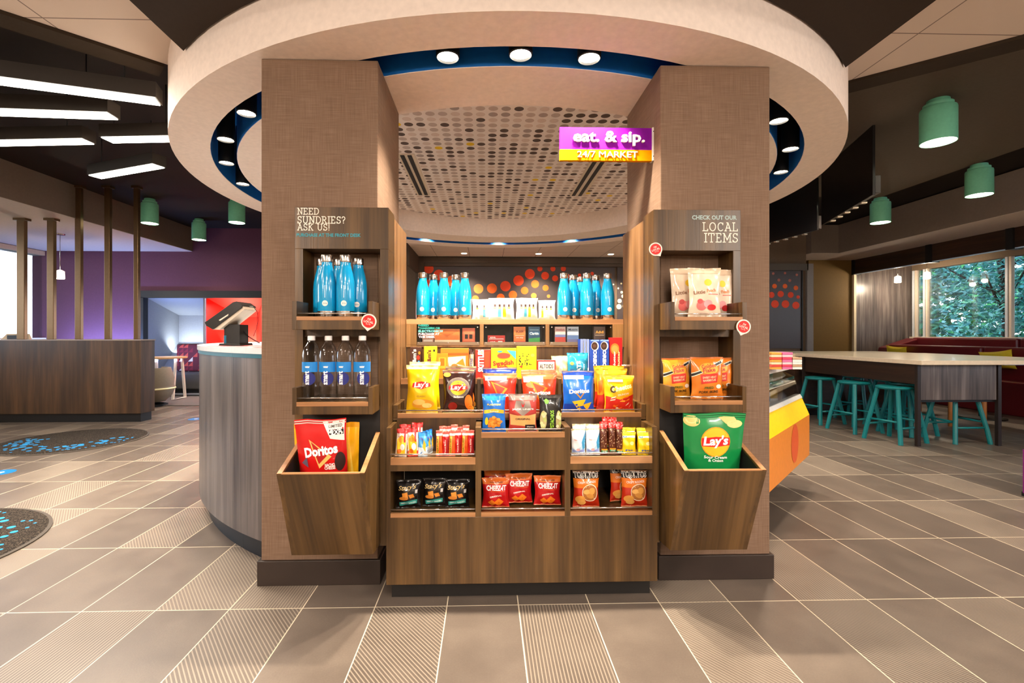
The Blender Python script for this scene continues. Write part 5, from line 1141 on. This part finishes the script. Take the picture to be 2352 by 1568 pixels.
# ---------------------------------------------------------------- candy shelf
G = 'candy packs on the candy shelf'; Z = .931
def cbox(px0, px1, pyt, base, D, lab, name='candy_box', Y=2.47, d=.03, side=None, top=None, rz=0, z=Z):
    x, w, h = spot(px0, px1, pyt, Y, z); o = boxpack(name, w, h, d, base, squeeze(.72, D), side, top); return place(o, x, Y, z, lab, 'candy', G, 0, rz)
cbox(942, 967, 797, '4a2818', [('text', ("m&m's", .38, .5, .4, .6, 90, .04), 'f4e8dc'), ('ell', (.75, .55, .14, .1), 'e8301c'), ('ell', (.85, .75, .1, .07), 'f09020'), ('ell', (.8, .35, .1, .07), '3a98d0')], 'brown candy box with white lettering at the left end of the candy shelf', top='8a6a58')
cbox(974, 1003, 795, 'f4d418', [('text', ("m&m's", .4, .5, .36, .5, 90, .04), '6a2c18'), ('ell', (.8, .82, .08, .05), '2a2a28'), ('ell', (.75, .3, .12, .08), 'e8c010')], 'yellow candy box beside the brown one', top='f8e878')
cbox(1004, 1028, 812, 'f09018', [('rect', (.15, .2, .85, .8), 'f8b030'), ('rect', (.3, .35, .7, .75), 'e87010')], 'small orange candy carton beside the yellow box', Y=2.455)
cbox(1012, 1076, 800, 'f07c1c', [('rect', (.0, .72, 1, .8), 'd85c10'), ('poly', [(.25, .6), (.9, .66), (.9, .1), (.3, .1)], 'f8e8c8'), ('poly', [(.55, .3), (.8, .55), (.88, .2)], 'e88820'), ('ell', (.5, .2, .12, .1), 'c87830')], 'wide orange candy box with a pale picture', d=.05, Y=2.492, top='f8a050')
o = bag('candy_bar', .026, .155, .016, '5a3a30', [(.85, 1.1, '3a2420'), (.0, .84, '8a6a4a')], [('rect', (.1, .08, .9, .82), 'd8b890'), ('text', ('SNICKERS', .5, .42, .5, .55, 90, .03), '2a3a9a')], 52); x, w, h = spot(1076, 1090, 793, 2.46, Z); place(o, x, 2.46, Z, 'upright candy bar with blue lettering between the orange boxes', 'candy', G)
cbox(1092, 1127, 803, 'c82c1c', [('text', ('SKITTLES', .36, .48, .42, .76, 90, .05), 'fbf4ee'), ('poly', [(.1, .85), (.4, .97), (.5, .8)], 'e8d020'), ('ell', (.25, .8, .1, .05), '7a3ab8'), ('poly', [(.6, .9), (.95, .95), (.9, .2), (.62, .1)], 'd8481c')], 'red candy box with vertical white lettering', top='e8a080')
cbox(1128, 1186, 799, 'f8d410', [('text', ('Swedish', .48, .34, .17, .82, 4, .035), 'd42418'), ('text', ('Fish', .45, .14, .15, .4, 4, .035), 'd42418'), ('ell', (.5, .66, .26, .1), 'e04830'), ('poly', [(.62, .9), (.98, .86), (.98, .5)], '48b8d0'), ('ell', (.35, .84, .1, .04), '3898a8')], 'yellow candy box with red lettering and a red fish shape', top='f8e870')
R = random.Random(9); scr = [('ell', (R.uniform(.12, .8), R.uniform(.2, .68), R.uniform(.02, .05), R.uniform(.01, .035)), '1a1a14') for _ in range(26)]
cbox(1187, 1232, 795, 'f8e410', scr + [('ell', (.8, .62, .1, .07), 'e8c048'), ('poly', [(.1, .16), (.3, .2), (.26, .06)], 'e84818')], 'bright yellow candy box covered in black scribbled lettering', top='f8f060')
cbox(1234, 1276, 827, 'b81c1c', [('rect', (.06, .22, .94, .9), 'f0e6d4'), ('text', ('ALTOIDS', .5, .56, .24, .74, 0, .02), '2a2422')], 'small red and cream mint tin beside the yellow boxes', 'mint_tin', top='f4dcc8', Y=2.45)
x, w, h = spot(1266, 1308, 817, 2.47, Z); o = bag('candy_bag', w, h, .03, 'f0e0a0', (), [('ell', (.5, .45, .2, .22), 'c8e090'), ('ell', (.5, .4, .12, .14), 'f8f4e0')], 53); place(o, x, 2.47, Z, 'cream candy bag with a pale green print', 'candy', G, .03)
x, w, h = spot(1302, 1352, 810, 2.45, Z); o = bag('crispy_treat_bag', w, h, .035, '2090b8', [(.78, 1.1, '28a0c8')], [('text', ('EATS', .52, .42, .2, .56, 90, .05), 'e8f4f8'), ('ell', (.2, .6, .09, .06), 'e8a040'), ('text', ('Crispy', .78, .4, .1, .4, 90), 'd0ecf4'), ('rect', (.1, .05, .3, .4), '1a5a8a')], 54); place(o, x, 2.45, Z, 'turquoise snack bag with vertical white lettering beside the cookie sleeves', 'candy', G, .03)
oreo = [('ell', (.5, .78, .42, .13), 'f4f0ec'), ('ell', (.45, .78, .34, .11), '3a2218'), ('ell', (.45, .78, .2, .065), '5a3a28'), ('text', ('OREO', .5, .33, .42, .46, -90, .06), 'f4f4fa'), ('rect', (.04, .95, .96, .99), '8ab0e8')]
o = cbox(1356, 1377, 780, '1848b0', oreo, 'blue cookie sleeve with a dark round cookie picture, left of the two facing front', 'cookie_sleeve', Y=2.46, top='8ab0e8')
again(o, .0487, 0, 0, 'blue cookie sleeve with a dark round cookie picture, right of the two facing front')
e0_ = cbox(1334, 1339, 779, 'e8ecf4', [('rect', (.3, .0, .7, 1), '2450b8')], 'thin edge-on blue and white cookie sleeve, leftmost of three', 'cookie_sleeve', Y=2.48, side='1848b0', top='8ab0e8', d=.08)
again(e0_, .0155, 0, .001, 'thin edge-on blue and white cookie sleeve, middle of three'); again(e0_, .031, 0, 0, 'thin edge-on blue and white cookie sleeve, rightmost of three')
cbox(1401, 1429, 775, 'd81818', [('ell', (.4, .62, .36, .15), 'e87828'), ('ell', (.4, .62, .26, .1), 'f09848'), ('text', ('Nutter', .35, .26, .2, .42, 90, .03), 'fbf4e4'), ('text', ('Butter', .7, .28, .2, .42, 90, .03), 'f8e8a0'), ('rect', (.85, .1, 1, .96), 'b81014')], 'tall red cookie box at the right end of the candy shelf', 'cookie_box', Y=2.46, top='f07050')
# ---------------------------------------------------------------- behind the clear doors
Z = UZ0 + .0005; G = 'goods behind the clear doors'; YC = FU + .012
def inb(px0, px1, pyt, base, D, lab, name='travel_pack', d=.04, Y=YC, z=Z): 
    x, w, h = spot(px0, px1, pyt, Y, z); o = boxpack(name, w, h, d, base, D); return place(o, x, Y, z, lab, 'packaged goods', G)
inb(998, 1056, 755, 'e87c38', [('poly', [(.1, .9), (.5, .5), (.9, .9)], 'd8682c'), ('rect', (0, 0, 1, .3), 'f4d8b8')], 'wide orange carton behind the left clear door')
inb(1062, 1091, 753, 'e0603c', [('rect', (.1, .2, .9, .9), 'e8744c'), ('rect', (.2, .35, .44, .62), '2c1c18'), ('rect', (.55, .35, .8, .62), '2c1c18'), ('rect', (0, 0, 1, .12), 'f0d8c4')], 'orange charger pack with two dark squares behind the left clear door')
inb(970, 996, 768, 'c8907c', [('rect', (.1, .3, .9, .5), 'f0dcd0')], 'dusty pink carton behind the teal lettering, left clear door')
inb(1120, 1160, 770, 'c42820', [('rect', (.08, .58, .92, .64), 'f4e8e0'), ('text', ('ADVIL', .3, .78, .14, .34, 0, .03), 'fbf4ec'), ('text', ('ADVIL', .3, .28, .14, .34, 0, .03), 'fbf4ec'), ('rect', (.6, .15, .85, .4), 'f0d0c8')], 'low red carton stack behind the middle clear door')
inb(1180, 1207, 750, 'e87838', [('text', ('PLAN', .5, .72, .13, .6, 6, .03), '6a2c18'), ('rect', (.12, .48, .88, .52), 'f4c8a0'), ('text', ('one step', .5, .38, .09, .6), 'fbe8d8'), ('rect', (0, 0, 1, .2), 'd85040')], 'orange remedy packet behind the middle clear door')
inb(1214, 1240, 750, '2c5478', [('text', ('Claritin', .5, .62, .15, .78, 0, .02), 'f0f4f4'), ('poly', [(0, .34), (1, .4), (1, 0), (0, 0)], '3c9a48'), ('rect', (.1, .8, .9, .84), '8ab8d0')], 'blue and green remedy packet behind the middle clear door')
inb(1275, 1299, 750, 'e4bcb4', [('text', ('Imodium', .5, .84, .12, .8, 0, .02), 'a83030'), ('rect', (0, .0, 1, .42), 'd84c40'), ('rect', (.0, .42, 1, .56), '8c90c8')], 'red and pink remedy packet, left of the two behind the right clear door')
inb(1303, 1329, 750, 'c8ccd8', [('text', ('Motrin', .5, .84, .12, .8, 0, .02), '30405c'), ('rect', (0, .3, 1, .52), '7a94c8'), ('rect', (0, 0, 1, .3), '8c80a8')], 'grey blue remedy packet, right of the two behind the right clear door')
inb(1364, 1390, 750, '5c4440', [('text', ('Advil', .5, .7, .16, .7, 0, .02), 'e8a040'), ('rect', (.1, .5, .9, .54), 'c8a890')], 'dark brown remedy packet behind the right clear door')
mb = MB(); Yl = FU - .0042
for i, (tx, c) in enumerate((('NEED', '2c9a90'), ('CHARGERS OR', '2c9a90'), ('ELECTRONICS?', '70d0c8'), ('PURCHASE AT', 'f0d0dc'), ('THE DESK', 'f0d0dc'))):
    put_text(mb, tx, lambda a, b: (a, Yl, b), mt(c), at(961, 0, Y=Yl).x, zy(747 + i * 6.6, Yl), 5 / F * Yl, (24, 50, 56, 48, 38)[i] / F * Yl, bold=.04, align='l')
mb.build('lettering', M, fix=False)
# ---------------------------------------------------------------- steel bottles
TEALB = mat('0a90c4', .22, coat=.6, name='teal_gloss')
def steel_bottle(lab, G):
    t = thing('steel_bottle', lab, 'bottle', (0, 0, 0), G, world=False)
    MB().lathe([(.0001, .0), (.034, 0), (.036, .004), (.0362, .024)], STEEL, (0, 0), 32).build('base_ring', t)
    MB().lathe([(.0362, .024), (.0368, .026), (.0368, .125), (.035, .15), (.030, .178), (.0235, .203), (.021, .215), (.0212, .224)], TEALB, (0, 0), 36).build('bottle_body', t)
    MB().lathe([(.0212, .224), (.0228, .226), (.0232, .228), (.0232, .25), (.0215, .254), (.0001, .2545)], STEEL, (0, 0), 32).build('cap', t)
    mb = MB(); r = .0371; f = lambda a, b: (sin(a / r) * r, -cos(a / r) * r, b)
    V, T = subpoly([(.0115 * cos(k * pi / 12), .0115 * sin(k * pi / 12)) for k in range(24)], .006); mb.add([f(a, b + .055) for a, b in V], T, WHITE, True)
    g = lambda a, b: (sin(a / r) * (r + .0003), -cos(a / r) * (r + .0003), b); put_text(mb, 'tru', g, mt('8aa0a8'), 0, .055, .008, bold=.03)
    for k in range(12): z = .078 + k * .0042; mb.add([f(-.0012, z), f(.0012, z), f(.0012, z + .003), f(-.0012, z + .003)], [(0, 1, 2, 3)], mat('e8f4fa', .4))
    mb.build('printed_emblem', t, fix=False); return t
G = 'steel bottles on the top shelf'; zt = UZ1 + .0005
def bx_(px, Y): return at(px, 700, Y=Y).x
b0_ = steel_bottle('front row teal steel bottle at the left end of the top shelf', G); b0_.location = (bx_(971, 2.64), 2.64, zt)
for px, Y, lab in ((1019.5, 2.64, 'front row teal steel bottle, middle of the left group on the top shelf'), (1067.5, 2.64, 'front row teal steel bottle right before the white amenity pouches'), (995.5, 2.73, 'back row teal steel bottle in the left group, between the first two'), (1046.5, 2.73, 'back row teal steel bottle in the left group, next to the pouches'),
                   (1295.5, 2.64, 'front row teal steel bottle just right of the white amenity pouches'), (1348, 2.64, 'front row teal steel bottle, middle of the right group on the top shelf'), (1395.5, 2.64, 'front row teal steel bottle at the right end of the top shelf'), (1316.5, 2.72, 'back row teal steel bottle in the right group, left one'), (1369, 2.73, 'back row teal steel bottle in the right group, right one'), (1333, 2.81, 'rearmost teal steel bottle in the right group, nearly hidden')):
    dup(b0_, (bx_(px, Y), Y, zt), lab, random.uniform(-.1, .1))
G = 'steel bottles on the upper tray of the left rack'; zt = 1.2335
for px, Y, lab in ((751, 2.055, 'left front teal steel bottle on the sundries rack tray'), (793.5, 2.055, 'right front teal steel bottle on the sundries rack tray'), (740, 2.165, 'back teal steel bottle on the sundries rack, behind the left one'), (779, 2.17, 'back teal steel bottle on the sundries rack, between the front two'), (823, 2.14, 'back teal steel bottle on the sundries rack, at the right')):
    dup(b0_, (at(px, 700, Y=Y).x, Y, zt), lab, .1, G, (1.03, 1.03, 1.03))
# ---------------------------------------------------------------- white amenity pouches
G = 'amenity pouches on the top shelf'; zt = UZ1 + .0005
def amen(n, blues):
    D = [('rect', (.04, .05, .96, .78), 'f4f6f0'), ('rect', (.05, .3, .07, .7), '7aa8c8')]
    for k in range(n):
        u = .18 + k * (.78 / n); D += [('rect', (u, .58, u + .09, .70), '4a3428'), ('rect', (u - .02, .5, u + .11, .56), 'd8e050'), ('rect', (u - .02, .12, u + .11, .48), ('e8f0ec', '48a8c8', 'f0cc20', 'f4f0d8')[(k + blues) % 4])]
    return D
for i, (a, b, n, bl, Y, lab) in enumerate(((1084, 1130, 2, 0, 2.70, 'white amenity pouch at the left of the pouch row'), (1122, 1182, 4, 0, 2.675, 'wide white amenity pouch, second in the row'), (1184, 1236, 4, 0, 2.66, 'wide white amenity pouch, third in the row'), (1236, 1276, 3, 2, 2.70, 'white amenity pouch at the right of the pouch row'))):
    x, w, h = spot(a, b, (687, 684, 684, 689)[i], Y, zt); o = bag('amenity_pouch', w, h, .03, 'f6f4f0', (), amen(n, bl), 60 + i, None, .04); place(o, x, Y, zt, lab, 'pouch', G, .05, (.1, -.05, .06, -.1)[i])
# ---------------------------------------------------------------- water bottles
G = 'clear water bottles on the lower tray of the left rack'; CLR = clear('clear_plastic', (.95, .965, .975), 1.4, .08)
wb = thing('water_bottle', 'clear water bottle with a blue label, leftmost of the four', 'bottle', (0, 0, 0), G, world=False); H = .272; r = .0375
MB().lathe([(.0001, .004), (.03, 0), (.036, .006), (r, .015), (r, .07), (r - .001, .075), (r, .08), (r, .185), (.035, .205), (.028, .225), (.018, .24), (.0135, .247), (.0135, .255)], CLR, (0, 0), 36).build('bottle_body', wb)
MB().lathe([(.0135, .251), (.0155, .252), (.0155, .268), (.014, .271), (.0001, .2715)], mat('e8e4e0', .3, name='white_cap'), (0, 0), 24).build('cap', wb)
MB().lathe([(r + .0004, .12), (r + .0004, .162)], mat('1c7cc4', .3), (0, 0), 30, -pi * .92, -pi * .18).build('blue_label', wb)
mb = MB(); rr = r + .0007; f = lambda a, b: (sin(a / rr) * rr, -cos(a / rr) * rr, b); g = lambda a, b: (sin(a / rr) * (rr + .0005), -cos(a / rr) * (rr + .0005), b)
V, T = subpoly([(.027 * cos(k * pi / 14) + .002, .027 * sin(k * pi / 14) + .093) for k in range(28)], .012); mb.add([f(a, b) for a, b in V], T, mt('121a6a'), True)
put_text(mb, 'smart', g, WI, -.006, .096, .02, .056, .03, 0, pi / 2); put_text(mb, 'water', g, WI, -.004, .142, .009, .02, .03, 0, 0); mb.build('label_print', wb, fix=False)
zt = .8838
for i, px in enumerate((715.5, 754.5, 793.5, 832.5)):
    x = at(px, 850, Y=2.055).x - .0
    if i == 0: wb.location = (x, 2.055, zt)
    else: dup(wb, (x, 2.055, zt), 'clear water bottle with a blue label, %s of the four' % ('second from left', 'third from left', 'rightmost')[i - 1], (.12, -.1, .3)[i - 1])
# ---------------------------------------------------------------- left bin
x, w, h = spot(683, 803, 962, 1.93, .50)
o = bag('tortilla_chip_bag', w, .49, .06, 'c01414', (), squeeze(.60, [('poly', [(.55, .97), (.97, .97), (.97, .70), (.7, .74), (.62, .86)], 'e8e0d8'), ('rect', (.68, .79, .96, .86), '181412'), ('text', ('2XP', .82, .825, .05, .2, 2, .03), 'f8f4f0'), ('text', ('LIMITED', .8, .91, .03, .26, 2), '3a3430'), ('poly', [(.27, .74), (.72, .50), (.46, .34)], 'f0b060'), ('poly', [(.31, .71), (.63, .515), (.455, .40)], 'a81010'), ('text', ('Doritos', .51, .585, .105, .66, 6, .045), 'fdf8f0'), ('text', ('NACHO', .68, .385, .035, .2, 2, .03), 'f4e8dc'), ('text', ('CHEESE', .68, .345, .035, .22, 2, .03), 'f4e8dc'), ('ell', (.88, .42, .1, .13), '2c1410'), ('poly', [(.1, .42), (.22, .5), (.24, .36)], '5a5060')]), 71, 'c8c0b8', .04)
b0 = at(745, 960, Y=1.95); place(o, b0.x - .004, 2.012, .335, 'red tortilla chip bag leaning in the left bin', 'chip bag', 'chip bags in the left bin', -.03, .0, .03); o.rotation_euler = (.13, -.03, .04)
y_ = bag('chip_bag', .115, .49, .05, 'e8a818', [(.95, 1.1, 'd89818')], [('poly', [(.7, .8), (.9, .5), (.8, .3)], 'f4c848'), ('poly', [(.75, .4), (.92, .3), (.8, .14)], 'c88818')], 72)
c = at(797, 980, Y=2.07); place(y_, c.x, 2.070, .30, 'yellow chip bag behind the red one in the left bin, showing at its right', 'chip bag', 'chip bags in the left bin', -.05, .04)
again(y_, -.158, .0, -.006, 'yellow chip bag at the back of the left bin, showing a corner at its left', .05)
# ---------------------------------------------------------------- right bin
o = bag('chip_bag', .262, .50, .065, '128040', [(.97, 1.1, '0c5a2c')], squeeze(.52, [('ell', (.13, .88, .13, .09), 'e8c070'), ('ell', (.11, .89, .08, .05), 'f0d490'), ('poly', [(.56, .93), (.8, .95), (.86, .87), (.68, .83)], 'e8bc6c'), ('ell', (.82, .83, .13, .06), 'ecc880'), ('ell', (.5, .55, .245, .19), 'e0901c'), ('ell', (.5, .55, .23, .178), 'f8b420'), ('poly', [(.27, .61), (.5, .635), (.73, .62), (.74, .50), (.5, .475), (.27, .48)], 'd0141c'), ('text', ("Lay's", .5, .555, .15, .42, 2, .035, .15), 'fffaf2'), ('text', ('Sour Cream', .5, .31, .035, .4, -1), 'f0f4ea'), ('text', ('& Onion', .5, .26, .035, .26, -1), 'f0f4ea')]), 73, '2c9a58', .04)
c = at(1646, 950, Y=1.96); place(o, c.x, 2.03, .338, 'green sour cream potato chip bag standing in the right bin', 'chip bag', None, -.11, -.04)
# ---------------------------------------------------------------- right rack trays
G = 'gummy candy pouches on the upper tray of the right rack'; Z = 1.2335
def gum(px0, px1, pyt, Y, seed, lab, rz=0):
    x, w, h = spot(px0, px1, pyt, Y, Z)
    D = [('ell', (.56, .70, .12, .07), 'f0c828'), ('text', ('Little', .28, .5, .07, .36, 5), '8a5a3c'), ('text', ('Peach', .66, .54, .07, .3, 5), 'e08a50'), ('rect', (.56, .455, .9, .47), 'd86058'), ('ell', (.36, .24, .17, .1), 'e8706c'), ('ell', (.3, .32, .09, .05), 'c84848'), ('ell', (.56, .27, .14, .08), 'f0a0a0'), ('ell', (.68, .2, .14, .06), 'd82c2c'), ('rect', (.05, .88, .95, .886), 'c8a88c'), ('rect', (.1, .04, .9, .07), 'e8d4c0')]
    o = bag('gummy_pouch', w, h, .04, 'e4d0b8', [(.88, 1.1, 'd8c0a4')], D, seed, None, .05, .2); return place(o, x, Y, Z, lab, 'candy pouch', G, .03, rz)
gum(1580, 1657, 615, 2.05, 81, 'pale gummy candy pouch in the middle of the upper right tray, in front'); gum(1539, 1612, 616, 2.13, 82, 'pale gummy candy pouch at the left, half covered by the middle one', .06); gum(1622, 1684, 619, 2.14, 83, 'pale gummy candy pouch at the right, half covered by the middle one', -.12)
G = 'pork rind bags on the lower tray of the right rack'; Z = .8838
def gold(px0, px1, pyt, Y, seed, lab, rz=0, base='d87824'):
    x, w, h = spot(px0, px1, pyt, Y, Z)
    D = [('poly', [(.0, .62), (.0, .52), (.4, .66), (1, .86), (1, .95), (.4, .74)], 'f4ead0'), ('poly', [(.0, .6), (.0, .54), (.4, .675), (1, .875), (1, .935), (.4, .725)], '1a1816'), ('ell', (.5, .73, .3, .13), 'f0a020'), ('text', ('Golden', .5, .79, .1, .46, 8, .02), 'b01c14'), ('text', ('Flake', .5, .69, .1, .4, 8, .02), 'b01c14'), ('poly', [(.22, .58), (.78, .62), (.76, .4), (.24, .36)], 'c82c1c'), ('text', ('SWEET HEAT', .5, .52, .05, .44, 4, .02), 'f4c8a0'), ('text', ('BARBECUE', .5, .45, .05, .42, 4, .02), 'f4c8a0'), ('text', ('FRIED', .5, .27, .06, .3, 3, .02), '3a5a18'), ('text', ('PORK SKINS', .5, .17, .065, .6, 3, .02), '2a2a10'), ('ell', (.82, .3, .09, .05), 'f0dcc8')]
    o = bag('pork_rind_bag', w, h, .05, base, [(.94, 1.1, 'b86428')], D, seed, None, .05); return place(o, x, Y, Z, lab, 'chip bag', G, .03, rz)
gold(1586, 1662, 820, 2.05, 84, 'orange pork rind bag in the middle of the lower right tray, in front'); gold(1520, 1588, 822, 2.09, 85, 'orange pork rind bag at the left of the lower right tray', .1, 'e0962c'); gold(1615, 1682, 821, 2.14, 86, 'orange pork rind bag at the right, behind the middle one', -.1)
